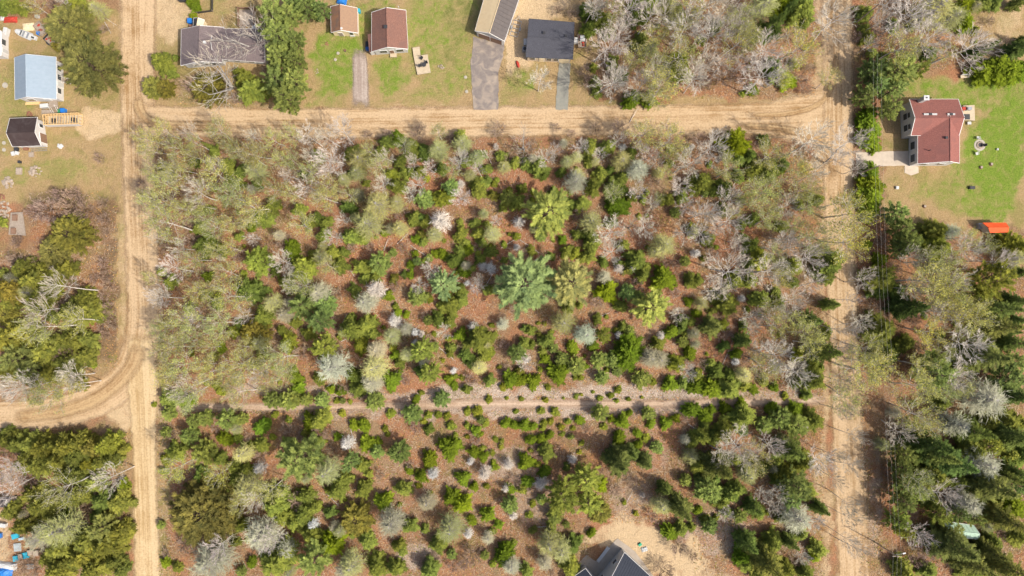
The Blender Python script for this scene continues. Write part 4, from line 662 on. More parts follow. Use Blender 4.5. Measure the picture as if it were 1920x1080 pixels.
for kd, tint, x, y, r, i, sz in keep:
    k, lo, hi = SPEC[kd]; rm = r/PXM; h = min(hi, max(lo, k*rm*rt.uniform(.88, 1.12))); hc = h*{'P': .6, 'W': .5, 'O': .55, 'L': .8, 'B': .8, 'M': .65, 'S': .42, 'F': .4, 'C': .5, 'G': .6, 'D': .5, 'Q': .45, 's': .4, 'T': .6}[kd]
    f = 1-hc/CAM_H; rm *= f*{'P': 1.0, 'W': 1.05, 'F': 1.36, 'S': .98, 'C': 1.25, 'Q': 1.25, 's': 1.2, 'L': 1.12, 'B': 1.1}.get(kd, 1.05)
    if tint == 't': h = 12.5; hc = 10.5
    gx_, gy_ = G(x, y, hc); vs = LIB[kd]; name, r0, h0, parts = vs[rt.randrange(len(vs))]
    base = TINT[kd] if kd != 'G' else GTW[tint]; tm = TM_[tint] if kd != 'G' else (1, 1, 1)
    v = rt.uniform(.75, 1.22); hue = rt.gauss(0, .05)
    colr = (base[0]*tm[0]*v*(1+hue), base[1]*tm[1]*v, base[2]*tm[2]*v*(1-hue), 1)
    tw = {'L': (.50,.45,.38), 'B': base, 'M': base, 'T': base}.get(kd, base); tv = rt.uniform(.8, 1.15); twc = (tw[0]*tv, tw[1]*tv*rt.uniform(.96, 1.03), tw[2]*tv*rt.uniform(.9, 1.05), 1)
    if y > 772 and x < 1550 and kd in 'FCQ': rm *= .88
    if x < 262 and y > 460 and kd in 'FCSP': colr = (colr[0]*.98, colr[1]*.88, colr[2]*.95, 1)
    if x > 1605 and kd in 'FS': colr = (colr[0]*.98, colr[1]*.95, colr[2], 1)
    s1 = rm/r0; s3 = h/h0; rz = rt.uniform(0, 6.28); grp = LOOK[kd][1]
    if kd == 'M': rz = {0: 2.2, 1: 1.0, 2: 4.0, 3: 5.2}[ntree.get('M', 0) % 4]
    ntree[kd] = ntree.get(kd, 0)+1
    if len(parts) == 1:
        o = bpy.data.objects.new(NAME[kd], parts[0][1]); COL.objects.link(o); o.location = (gx_, gy_, 0); o.rotation_euler = (0, 0, rz); o.scale = (s1, s1, s3); o.color = colr
        tag(o, LAB[i], CAT[kd], grp); continue
    yf = kd == 'F' and sz == 'small'; root = empty('young_fir' if yf else NAME[kd], (gx_, gy_, 0), rz, LAB[i], 'young fir' if yf else CAT[kd], 'small firs' if yf else grp); root.scale = (s1, s1, s3)
    if kd in 'LBM': root.rotation_euler = (rt.gauss(0, .045), rt.gauss(0, .045), rz)
    for pn, me_, cr in parts:
        o = bpy.data.objects.new(pn, me_); COL.objects.link(o); o.parent = root; o.color = twc if cr == 'tw' else colr
print('TREES', len(keep), ntree)

# ---------------------------------------------------------------- buildings
m_wwall = M('white siding', (0.66, 0.64, 0.61), (0.56, 0.54, 0.52), 3, .6)
m_gwall = M('grey siding', (0.55, 0.54, 0.51), (0.45, 0.44, 0.42), 3, .6)
m_twall = M('tan siding', (0.62, 0.50, 0.36), (0.52, 0.42, 0.30), 3, .7)
m_bwall = M('brown boards', (0.28, 0.17, 0.11), (0.20, 0.12, 0.08), 3, .8)
m_glass = M('window glass', (0.04, 0.05, 0.06), (0.07, 0.08, 0.09), 1, .12, spec=.8)
m_frame = M('white frame', (0.82, 0.81, 0.78), None, 3, .5)
m_trim = M('white trim', (0.78, 0.75, 0.70), (0.66, 0.62, 0.57), 3, .5)
m_dark = M('dark metal', (0.035, 0.035, 0.04), (0.06, 0.06, 0.06), 3, .5)
m_steel = M('grey metal', (0.38, 0.39, 0.40), (0.28, 0.29, 0.30), 3, .45, .4)
m_wood = M('weathered wood', (0.42, 0.35, 0.28), (0.28, 0.22, 0.17), 4, .85)
m_fresh = M('fresh lumber', (0.78, 0.55, 0.27), (0.62, 0.40, 0.18), 4, .7)
m_ply = M('plywood', (0.60, 0.50, 0.35), (0.50, 0.40, 0.27), 2, .7)
m_blue = M('blue plastic', (0.03, 0.22, 0.62), (0.02, 0.14, 0.48), 2, .45)
m_teal = M('turquoise plastic', (0.05, 0.42, 0.55), (0.03, 0.34, 0.46), 2, .5)
m_red = M('red paint', (0.50, 0.05, 0.03), (0.35, 0.05, 0.03), 3, .6)
m_orange = M('orange tarp', (0.85, 0.13, 0.03), (0.75, 0.09, 0.02), 1.2, .6, bmp=.5)
m_brick = M('brick', (0.36, 0.17, 0.11), (0.26, 0.12, 0.08), 6, .9)
m_stone = M('pale stones', (0.46, 0.38, 0.30), (0.30, 0.23, 0.17), 3, .9)
m_plast = M('white plastic', (0.62, 0.62, 0.60), (0.5, 0.5, 0.48), 3, .5)
m_disc = M('pale concrete cap', (0.46, 0.42, 0.34), (0.38, 0.34, 0.27), 4, .9)
m_rust = M('rusty iron', (0.30, 0.14, 0.08), (0.18, 0.09, 0.06), 5, .8)
m_cream = M('cream board', (0.80, 0.66, 0.42), (0.70, 0.56, 0.35), 3, .7)
m_inner = M('dark interior', (0.03, 0.03, 0.03), None, 2, .9)
def shingle(name, a, b, w=None, sc=5): return M(name, tuple(x*1.12 for x in a), tuple(x*.78 for x in b), sc, .95, wear=w or tuple(x*.85+.02 for x in b), spec=.1, bmp=.4)
def lerp2(a, b, t): return (a[0]+(b[0]-a[0])*t, a[1]+(b[1]-a[1])*t)
def gable(root, eq, ze, zr, axis, roofm, wallm, ov=.4, shift=.5, roofm2=None, fascia=m_trim, thick=.14, gover=None, zb=0, walls=True, flat=False, ribs=None, wname='wall', rname='roof'):
    """eq = eave corners TL,TR,BR,BL on plan; ridge parallel to the sides ('v') or to the ends ('h'). Adds wall and roof meshes to root (at its origin)."""
    ox, oy = root.location.x, root.location.y
    q = [(a[0]-ox, a[1]-oy) for a in eq]
    if axis == 'h': q = [q[3], q[0], q[1], q[2]]; shift = 1-shift if shift != .5 else .5   # turn so that the ridge joins edge 0 to edge 2
    TL, TR, BR, BL = q; rt_, rb = lerp2(TL, TR, shift), lerp2(BL, BR, shift)
    if axis == 'h': rt_, rb = lerp2(TL, TR, 1-shift), lerp2(BL, BR, 1-shift)
    # walls: inset outline
    def P(u, v):
        a, b = lerp2(TL, TR, u), lerp2(BL, BR, u); return lerp2(a, b, v)
    wd = math.dist(TL, TR); ln = math.dist(TL, BL); iu, iv = ov/wd, (gover if gover is not None else ov)/ln; sh = shift if axis == 'v' else 1-shift
    def zroof(u): return ze+(zr-ze)*(u/sh if u < sh else (1-u)/(1-sh))
    if walls:
        b = MB(); A, B, C, D = P(iu, iv), P(1-iu, iv), P(1-iu, 1-iv), P(iu, 1-iv); e, f = P(sh, iv), P(sh, 1-iv); z1 = zroof(iu)-thick*.8; z2 = zroof(1-iu)-thick*.8; zz = zr-thick*.8
        v3 = lambda p, z: (p[0], p[1], z)
        b.quad(v3(A, zb), v3(D, zb), v3(D, z1), v3(A, z1)); b.quad(v3(C, zb), v3(B, zb), v3(B, z2), v3(C, z2))
        b.quad(v3(B, zb), v3(A, zb), v3(A, z1), v3(e, zz), v3(B, z2)); b.quad(v3(D, zb), v3(C, zb), v3(C, z2), v3(f, zz), v3(D, z1))
        b.build(wname, wallm, root)
    for nme, (p, q_), sd_, mm in ((rname, (TL, BL), 0, roofm), (rname, (TR, BR), 1, roofm2 or roofm)):
        b = MB(); a0, a1 = (p[0], p[1], ze), (q_[0], q_[1], ze); r0, r1 = (rt_[0], rt_[1], zr), (rb[0], rb[1], zr); dn = lambda t: (t[0], t[1], t[2]-thick)
        up = [a0, a1, r1, r0] if sd_ == 0 else [a1, a0, r0, r1]
        b.quad(*up); b.quad(*[dn(t) for t in up[::-1]])
        for i in range(4): x, y = up[i], up[(i+1) % 4]; b.quad(dn(x), dn(y), y, x)
        if ribs:
            Lr = math.dist(a0[:2], a1[:2]); n = max(2, int(Lr/ribs))
            for i in range(n+1):
                t = min(.995, max(.005, i/n)); u0 = [a0[k]+(a1[k]-a0[k])*t for k in range(3)]; u1 = [r0[k]+(r1[k]-r0[k])*t for k in range(3)]
                b.tube((u0[0], u0[1], u0[2]+.02), (u1[0], u1[1], u1[2]+.02), .035, .035, 4)
        o = b.build(rname, mm, root)
    # fascia boards along eaves and rakes, ridge cap
    b = MB(); t_ = .06
    for x, y in (((TL, ze), (BL, ze)), ((TR, ze), (BR, ze)), ((TL, ze), (rt_, zr)), ((rt_, zr), (TR, ze)), ((BL, ze), (rb, zr)), ((rb, zr), (BR, ze))):
        b.tube((x[0][0], x[0][1], x[1]-thick*.45), (y[0][0], y[0][1], y[1]-thick*.45), .085, .085, 4)
    b.build('trim', fascia, root)
    b = MB().tube((rt_[0], rt_[1], zr+.01), (rb[0], rb[1], zr+.01), .09, .09, 5); b.build('ridge_cap', roofm, root)
    return P, iu, iv
def wpoint(root, P, iu, iv, side, t, out=0.0):
    """point at fraction t along wall side 0 top, 1 right, 2 bottom, 3 left (of the turned plan), and the wall direction"""
    a, b = {0: ((iu, iv), (1-iu, iv)), 1: ((1-iu, iv), (1-iu, 1-iv)), 2: ((iu, 1-iv), (1-iu, 1-iv)), 3: ((iu, iv), (iu, 1-iv))}[side]
    A, B = P(*a), P(*b); c = P(.5, .5); d = (B[0]-A[0], B[1]-A[1]); L = math.hypot(*d); d = (d[0]/L, d[1]/L); n = (d[1], -d[0]); m_ = lerp2(A, B, t)
    if (m_[0]-c[0])*n[0]+(m_[1]-c[1])*n[1] < 0: n = (-n[0], -n[1])
    return (m_[0]+n[0]*out, m_[1]+n[1]*out), d, n
def window(root, H, side, t, wd=1.1, z0=1.0, z1=2.1, door=False, mat=None):
    p, d, n = wpoint(root, *H, side, t, .03); a = math.atan2(d[1], d[0]); nm_ = 'door' if door else 'window'
    f = MB().box((p[0], p[1], (z0+z1)/2), (wd+.2, .10, z1-z0+.2), a).build(nm_, m_frame, root)
    MB().box((p[0]+n[0]*.04, p[1]+n[1]*.04, (z0+z1)/2), (wd, .10, z1-z0), a).build('panel' if door else 'pane', mat or m_glass, f)
def vent(root, px, py, z, r=.16, h=.4, mat=m_dark, box=False):
    g = G(px, py, z+h); x, y = g[0]-root.location.x, g[1]-root.location.y
    b = MB()
    if box: b.box((x, y, z+h/2-.15), (r*2, r*2, h+.3)); b.box((x, y, z+h+.04), (r*2.5, r*2.5, .08))
    else: b.tube((x, y, z-.3), (x, y, z+h), r, r, 10); b.tube((x, y, z+h), (x, y, z+h+.08), r*1.4, r*1.2, 10)
    return b.build('chimney' if box else 'vent_pipe', mat, root)
def Q(h, *p): return [G(x, y, h) for x, y in p]
def cen(q): return (sum(a[0] for a in q)/4, sum(a[1] for a in q)/4, 0)
def loc(root, px, py, h=0):
    g = G(px, py, h); return g[0]-root.location.x, g[1]-root.location.y

# --- blue metal roofed house, left
m_bluemetal = M('blue metal roofing', (0.33, 0.40, 0.46), (0.29, 0.36, 0.42), 1.2, .5, .15, spec=.5, bmp=.05)
q = Q(3.1, (27,108), (105,107), (106,186), (28,187)); r_ = empty('house', cen(q), 0, 'white house with pale blue ribbed metal roof at far left', 'house')
H = gable(r_, q, 3.1, 5.0, 'v', m_bluemetal, m_wwall, .45, .42, ribs=.95, thick=.12)
for t in (.18, .42, .78): window(r_, H, 1, t, 1.1)
window(r_, H, 1, .6, .95, .1, 2.1, True, m_plast); window(r_, H, 2, .25, 1.4); window(r_, H, 2, .7, 1.0, .1, 2.1, True, m_plast)
# entry stair on the right side
def stair(px0, py0, px1, py1, wd, n, ztop, label, lab2='staircase', mat=m_wood):
    a, b = G(px0, py0), G(px1, py1); L = math.dist(a, b); an = math.atan2(b[1]-a[1], b[0]-a[0]); e = empty('staircase', (a[0], a[1], 0), an, label, lab2); tr = MB()
    for i in range(n): z = ztop*(1-(i+.5)/n); x = L*(i+.5)/n; tr = MB().box((x, 0, z), (L/n*.62, wd, .05)); tr.build('step', mat, e)
    for s_ in (-1, 1): MB().tube((0, s_*wd/2, ztop-.08), (L, s_*wd/2, .06), .06, .06, 4).build('stringer', m_trim, e); MB().tube((0, s_*wd/2, ztop+.8), (L, s_*wd/2, .9), .035, .035, 5).tube((0, s_*wd/2, ztop), (0, s_*wd/2, ztop+.8), .03).tube((L, s_*wd/2, 0), (L, s_*wd/2, .9), .03).build('railing', m_trim, e)
    return e
stair(116, 152, 134, 153, 1.1, 8, 1.1, 'open wooden stairs rising to the right wall of the blue-roofed house')
# back porch and steps
def deck(pxs, z, label, mat=m_wood, name='deck', board=.16, cat='deck', ang=None, legs=True):
    P_ = [G(*p) for p in pxs]; c = (sum(p[0] for p in P_)/len(P_), sum(p[1] for p in P_)/len(P_)); e = empty(name, (c[0], c[1], 0), 0, label, cat); L_ = [(p[0]-c[0], p[1]-c[1]) for p in P_]
    MB().prism(L_, z-.22, z-.05).build('frame', m_wood, e)
    # boards clipped to a quad
    b = MB(); TL, TR, BR, BL = L_[:4]; n = max(3, int(math.dist(TL, BL)/board))
    for i in range(n):
        t0, t1 = (i+.06)/n, (i+.94)/n; a, b_, c_, d = lerp2(TL, BL, t0), lerp2(TR, BR, t0), lerp2(TR, BR, t1), lerp2(TL, BL, t1)
        b.prism([a, b_, c_, d], z-.05, z+rt.uniform(-.006, .006))
    b.build('boards', mat, e)
    if legs:
        for p in L_[:4]: MB().box((p[0]*.96, p[1]*.96, z/2-.1), (.12, .12, z-.2)).build('post', m_wood, e)
    return e
deck([(96,189),(112,189),(113,202),(97,203)], .9, 'small grey porch deck at the bottom of the blue-roofed house', m_wood)
stair(105, 202, 108, 213, 1.3, 6, .9, 'short wooden steps running down from the porch of the blue-roofed house')
def lidbox(name, px, py, sx, sy, h, mat, label, cat, rz=0, lid=None, z=0, handle=True):
    g = G(px, py, z+h*.5); e = empty(name, (g[0], g[1], z), rz, label, cat)
    b = MB(); b.box((0, 0, h/2-.03), (sx, sy, h-.06)); b.box((0, 0, .04), (sx*1.04, sy*1.04, .08)); b.build('body', mat, e); MB().box((0, 0, h), (sx*1.07, sy*1.07, .07)).box((0, 0, h+.05), (sx*.8, sy*.8, .05)).build('lid', lid or mat, e)
    if handle: MB().tube((-sx*.3, sy*.56, h*.8), (sx*.3, sy*.56, h*.8), .025).build('handle', m_dark, e)
    return e
lidbox('storage_bin', 119, 208, 1.0, .9, .9, m_blue, 'blue lidded bin right of the porch steps', 'bin'); lidbox('storage_bin', 113, 209, .55, .7, .9, M('green plastic', (.05,.25,.12)), 'green bin squeezed beside the blue bin', 'bin')
lidbox('wooden_box', 89, 211, 1.9, .95, .8, m_wood, 'grey wooden chest below the porch of the blue-roofed house', 'box'); lidbox('white_freezer', 85, 199, 1.7, .8, .9, m_plast, 'white chest freezer against the bottom wall of the blue-roofed house', 'freezer', .1)
# lumber stack
def lumber(px, py, L, n, rows, rz, label, mat=m_fresh, bw=.14):
    g = G(px, py); e = empty('lumber_stack', (g[0], g[1], 0), rz, label, 'lumber')
    for j in range(rows):
        for i in range(n): MB().box((rt.uniform(-.1, .1), (i-(n-1)/2)*(bw+.02)+rt.uniform(-.02, .02), .06+j*.1), (L*rt.uniform(.9, 1), bw, .06), rt.gauss(0, .015)).build('plank', mat, e)
lumber(62, 194, 3.2, 4, 2, .03, 'stack of fresh planks along the wall below the blue roof')
# --- dark brown roofed garage, left
m_brown_roof = shingle('dark brown shingles', (0.052, 0.036, 0.034), (0.078, 0.055, 0.052))
q = Q(2.6, (18,222), (70,220), (77,273), (23,275)); r_ = empty('garage', cen(q), 0, 'small white garage with nearly black shingle roof', 'garage')
H = gable(r_, q, 2.6, 4.1, 'h', m_brown_roof, m_wwall, .3, .42); window(r_, H, 2, .3, 2.0, .05, 2.1, True, m_bwall); window(r_, H, 2, .78, .7, .9, 1.9)
# --- wooden cabin shell under construction
def framed(pxs, label):
    P_ = [G(*p) for p in pxs]; c = (sum(p[0] for p in P_)/4, sum(p[1] for p in P_)/4); e = empty('cabin_frame', (c[0], c[1], 0), 0, label, 'cabin frame'); L_ = [(p[0]-c[0], p[1]-c[1]) for p in P_]
    MB().prism(L_, .35, .55).build('floor', m_ply, e); TL, TR, BR, BL = L_
    for a, b in ((TL, TR), (BL, BR), (TL, BL), (TR, BR)):
        an = math.atan2(b[1]-a[1], b[0]-a[0]); L = math.dist(a, b); m_ = lerp2(a, b, .5); low = (a, b) == (BL, BR)
        w_ = MB().box((m_[0], m_[1], .62), (L, .14, .12), an).box((m_[0], m_[1], 1.9), (L, .14, .12), an); n = max(2, int(L/.7))
        for i in range(n+1): p = lerp2(a, b, i/n); w_.box((p[0], p[1], 1.27), (.09, .13, 1.2), an)
        w_.build('wall_frame', m_fresh, e)
        if low: MB().box((m_[0], m_[1]-.12, 1.15), (L, .04, 1.45), an).build('wall_panel', m_wwall, e)
    n = 13
    for i in range(1, n): a, b = lerp2(TL, TR, i/n), lerp2(BL, BR, i/n); MB().box(((a[0]+b[0])/2, (a[1]+b[1])/2, 2.03), (.07, math.dist(a, b), .14), 0).build('joist', m_fresh, e)
    for i, (t, s_) in enumerate(((.2, .5), (.38, .4), (.78, .5))): p = lerp2(lerp2(TL, TR, t), lerp2(BL, BR, t), s_); MB().box((p[0], p[1], .85), (.9, .8, .6)).build('bench', m_dark if i != 1 else m_wood, e)
framed([(91,219),(158,216),(157,236),(93,238)], 'unfinished timber cabin frame with open joists beside the dark-roofed garage')
# --- white shed cut by the left edge
q = Q(2.4, (-30,54), (2,58), (2,104), (-30,104)); r_ = empty('shed', cen(q), 0, 'white shed cut off by the left edge, top left', 'shed')
m_whiteroof = M('white metal roofing', (0.74, 0.76, 0.78), (0.66, 0.68, 0.72), 2, .5, .1)
H = gable(r_, q, 2.4, 3.3, 'v', m_whiteroof, m_wwall, .12, .5, ribs=.8); window(r_, H, 1, .4, 1.2); window(r_, H, 1, .75, .8, .1, 1.9, True, m_gwall)
lidbox('white_cabinet', 12, 60, .8, 1.6, 1.0, m_plast, 'tall white box standing at the top corner of the edge shed', 'box', -.2)
# --- brown-grey roofed bungalow
m_grey_roof = shingle('grey brown shingles', (0.215, 0.170, 0.165), (0.165, 0.130, 0.128))
q = Q(2.8, (340,55), (420,51), (416,117), (339,123)); q2 = Q(2.8, (400,54), (503,54), (497,117), (400,110)); r_ = empty('bungalow', cen(q), 0, 'bungalow with brown-grey shingle roof partly hidden by bare branches', 'house')
H = gable(r_, q, 2.8, 4.3, 'v', m_grey_roof, m_gwall, .4); H2 = gable(r_, q2, 2.82, 4.1, 'h', m_grey_roof, m_gwall, .42)
for t in (.3, .6, .8): window(r_, H, 2, t, 1.0)
for t in (.15, .4, .7): window(r_, H2, 3, t, 1.2)
vent(r_, 383, 79, 4.0, .22, .3, m_plast, True)
# --- rust-roofed shed
m_rusty = M('rusty metal roofing', (0.28, 0.14, 0.08), (0.20, 0.14, 0.11), 1.2, .7, wear=(0.40, 0.20, 0.10)); m_tanroof = M('tan faded shingles', (0.36, 0.225, 0.135), (0.28, 0.18, 0.12), 2.5, .9)
q = Q(2.3, (620,12), (670,15), (671,62), (621,61)); r_ = empty('shed', cen(q), 0, 'small shed with rust-brown and tan roof under the dark pine', 'shed')
H = gable(r_, q, 2.3, 3.7, 'v', m_rusty, m_cream, .2, .40, m_tanroof); window(r_, H, 2, .3, .9, .1, 1.9, True, m_wood); window(r_, H, 2, .75, .7)
vent(r_, 640, 53, 3.2, .2, .5, m_plast)
lidbox('plastic_crate', 661, 65, 1.0, .7, .5, m_plast, 'white bin at the lower right corner of the rust-roofed shed', 'bin'); lidbox('garbage_bin', 673, 21, .6, .7, 1.1, m_teal, 'dark teal wheeled bin beside the tan side of the shed', 'bin')
# blue tarp pile
def tarp(px, py, rx, ry, h, mat, label, seed=3, name='tarp'):
    rr = random.Random(seed); g = G(px, py); b = MB(); n = 12; v0 = 0
    for j in range(n+1):
        for i in range(n+1):
            u, v = i/n*2-1, j/n*2-1; e = max(abs(u), abs(v)); z = h*(1-e**3)+.05+rr.uniform(0, .14)*(e < 1); b.v.append((u*rx*(1+rr.uniform(-.06, .06)), v*ry*(1+rr.uniform(-.06, .06)), z))
    for j in range(n):
        for i in range(n): k = j*(n+1)+i; b.f.append((k, k+1, k+n+2, k+n+1)); b.m.append(0)
    return b.build(name, mat, None, (g[0], g[1], 0), rr.uniform(-.3, .3), label=label, cat='tarp')
tarp(641, 3, 1.1, .7, .8, m_blue, 'crumpled bright blue tarp behind the rust-roofed shed')
# --- red cottage
m_red_roof = shingle('dusty red shingles', (0.27, 0.14, 0.105), (0.20, 0.105, 0.08))
q = Q(3.0, (697,23), (761,19), (765,92), (697,97)); r_ = empty('cottage', cen(q), 0, 'small cottage with dusty red roof and white gable', 'house')
H = gable(r_, q, 3.0, 4.9, 'v', m_red_roof, m_gwall, .4, .47)
for t in (.27, .78): window(r_, H, 2, t, 1.5, 1.1, 2.2)
window(r_, H, 2, .52, .9, .1, 2.1, True, m_bwall)
q3 = Q(2.55, (689,64), (700,64), (700,96), (692,98)); b = MB(); P4 = [(x-r_.location.x, y-r_.location.y) for x, y in q3]; TL, TR, BR, BL = P4
b.quad((*BL, 2.45), (*BR, 2.99), (*TR, 2.99), (*TL, 2.45)); b.quad((*TL, 2.3), (*TR, 2.8), (*BR, 2.8), (*BL, 2.3))
for i in range(4):
    z = [2.45, 2.99, 2.99, 2.45]; a, c_ = P4[i], P4[(i+1) % 4]; b.quad((*a, z[i]-.15), (*c_, z[(i+1) % 4]-.15), (*c_, z[(i+1) % 4]), (*a, z[i]))
b.build('side_roof', m_red_roof, r_); MB().prism([lerp2(a, ((TL[0]+BR[0])/2, (TL[1]+BR[1])/2), .12) for a in P4], 0, 2.28).build('side_room', m_gwall, r_)
vent(r_, 723, 50, 4.6, .3, .35, m_dark, True); vent(r_, 747, 12, 3.0, .08, .3, m_plast)
# front step, deck
deck([(732,101),(744,101),(744,108),(732,108)], .4, 'small front landing at the cottage gable', m_ply)
deck([(774,91),(787,89),(789,104),(776,107)], .5, 'narrow upper part of the pale wooden deck beside the cottage', m_ply)
deck([(776,107),(802,103),(808,137),(783,141)], .4, 'square pale wooden deck off the cottage corner', m_ply)
def table(px, py, r, z0, label, square=False, chairs=0):
    g = G(px, py, z0+.7); e = empty('patio_table', (g[0], g[1], z0), .3, label, 'table')
    (MB().box((0, 0, .72), (r*2, r*1.4, .05)) if square else MB().disc((0, 0, .7), r, .05, 16)).build('tabletop', m_dark, e)
    for a in range(4): t = a*1.57+.78; MB().tube((math.cos(t)*r*.6, math.sin(t)*r*.6, 0), (math.cos(t)*r*.6, math.sin(t)*r*.6, .7), .03).build('leg', m_dark, e)
def chair(px, py, rz, z0, label, mat=m_plast, group=None):
    g = G(px, py, z0+.45); e = empty('lawn_chair', (g[0], g[1], z0), rz, label, 'chair', group)
    MB().box((0, 0, .44), (.55, .55, .05)).build('seat', mat, e); MB().box((-.29, 0, .75), (.06, .55, .65), 0).build('backrest', mat, e)
    for x in (-.24, .24):
        for y in (-.24, .24): MB().tube((x, y, 0), (x, y, .43), .025).build('leg', mat, e)
    for y in (-.3, .3): MB().box((0, y, .64), (.5, .06, .04)).build('armrest', mat, e)
table(795, 121, .5, .4, 'round dark patio table on the square wooden deck')
chair(788, 123, .3, .4, 'dark chair left of the round patio table', m_dark); chair(799, 117, 3.6, .4, 'dark chair right of the round patio table', m_dark); chair(790, 109, 4.2, .4, 'dark chair near the top of the square deck', m_dark)
lidbox('barbecue', 690, 92, .8, .6, 1.0, M('blue cover', (.04,.12,.35)), 'blue covered barbecue left of the cottage', 'barbecue')
lidbox('wooden_bench_box', 688, 84, .5, 1.3, .5, m_dark, 'dark low chest beside the cottage side room', 'box')
# --- long barn, cream and charcoal roof
m_cream_metal = M('cream metal roofing', (0.72, 0.56, 0.33), (0.66, 0.50, 0.29), 1.5, .5, .05, spec=.4, bmp=.05)
m_char_metal = M('charcoal metal roofing', (0.12, 0.10, 0.09), (0.085, 0.072, 0.068), 1.5, .5, .2, spec=.4, bmp=.05)
q = Q(3.3, (928,-75), (992,-58), (945.5,77), (890.5,58)); r_ = empty('barn', cen(q), 0, 'long barn with cream and charcoal metal roof cut by the top edge', 'barn')
H = gable(r_, q, 3.3, 4.9, 'v', m_cream_metal, m_gwall, .25, .5, m_char_metal, ribs=.9); 
for t in (.28, .72): window(r_, H, 2, t, 2.6, .05, 2.3, True, m_bwall)
# --- charcoal shingle house
m_charcoal = shingle('charcoal shingles', (0.105, 0.105, 0.120), (0.065, 0.065, 0.078), sc=7)
q = Q(3.2, (992,35), (1077,42), (1074,111), (986,107)); r_ = empty('house', cen(q), 0, 'house with low charcoal shingle roof and tan walls', 'house')
H = gable(r_, q, 3.2, 3.9, 'h', m_charcoal, m_twall, .35, fascia=m_dark)
for t in (.12, .5, .66): window(r_, H, 3, t, 1.0)
window(r_, H, 3, .33, 1.0, .1, 2.1, True, m_cream); window(r_, H, 3, .85, 2.2, .05, 2.2, True, m_cream)
for x, y in ((1020,61), (1061,67)): vent(r_, x, y, 3.75, .22, .25, m_dark, True)
def acunit(px, py, label, rz=0, mat=m_steel):
    g = G(px, py, .7); e = empty('heat_pump', (g[0], g[1], 0), rz, label, 'machine'); MB().box((0, 0, .5), (1.0, .9, 1.0)).build('body', mat, e); MB().disc((0, 0, 1.0), .36, .05).build('fan_grille', m_dark, e); MB().box((0, 0, .03), (1.2, 1.1, .06)).build('base', mat_conc2, e)
acunit(984, 92, 'light grey heat pump by the left wall of the charcoal-roofed house'); lidbox('propane_tank', 985, 80, .7, 1.3, 1.1, m_plast, 'pale blue-white tank cover above the heat pump', 'tank'); lidbox('plastic_tote', 988, 100, .5, .6, .5, m_plast, 'small white tote at the lower left corner of the charcoal-roofed house', 'box')
lidbox('white_cooler', 1079, 77, 1.0, 1.2, .8, m_plast, 'white box against the right wall of the charcoal-roofed house', 'box')
# utility trailers
def trailer(px, py, L, wd, rz, bodym, label, load=None, rails=False, open_=False, loadm=None):
    g = G(px, py, .6); e = empty('utility_trailer', (g[0], g[1], 0), rz, label, 'trailer'); b = MB()
    if open_:
        for y in (-wd/2, wd/2): b.box((0, y, .55), (L, .1, .12))
        for i in range(5): b.box((-L/2+L*(i+.05)/4.1, 0, .55), (.1, wd, .1))
        b.build('frame', bodym, e)
    else:
        b.box((0, 0, .5), (L, wd, .08)); b.build('bed', loadm or m_wood, e)
        for y in (-wd/2, wd/2): MB().box((0, y, .75), (L, .07, .45)).build('side_board', bodym, e)
        for x in (-L/2, L/2): MB().box((x, 0, .75), (.07, wd-.08, .45)).build('end_board', bodym, e)
    for y in (-wd/2-.16, wd/2+.16):
        w_ = MB().tube((0, y-.09, .32), (0, y+.09, .32), .32, .32, 14).build('wheel', m_dark, e); MB().tube((0, y-.1, .32), (0, y+.1, .32), .16, .16, 10).build('rim', m_steel, w_); MB().box((0, y, .70), (.8, .26, .04)).build('fender', bodym, e)
    MB().tube((L/2, wd*.3, .48), (L/2+1.0, 0, .48), .05).tube((L/2, -wd*.3, .48), (L/2+1.0, 0, .48), .05).tube((L/2+1.0, 0, .48), (L/2+1.2, 0, .48), .07).build('hitch', bodym, e)
    if load == 'junk':
        for i in range(7): MB().lump((rt.uniform(-L*.35, L*.35), rt.uniform(-wd*.3, wd*.3), .68), rt.uniform(.18, .3), rt).build('scrap_piece', (m_red, m_rust, m_wood)[i % 3], e)
    return e
trailer(76, 54, 2.8, 1.7, R(-52), m_wood, 'pale wooden cart trailer loaded with red scrap', 'junk'); trailer(95, 76, 2.6, 1.6, R(-42), m_dark, 'black utility trailer below the wooden cart', 'junk')
trailer(967, 53, 3.6, 1.7, R(75), m_steel, 'bare steel frame trailer between the barn and the charcoal-roofed house', open_=True); trailer(1091, 77, 2.9, 1.7, R(92), m_wood, 'small wooden trailer right of the charcoal-roofed house', 'junk')
lidbox('white_chest', 1092, 72, 1.0, 1.1, .5, m_plast, 'white chest lying on the wooden trailer', 'box', z=.6)
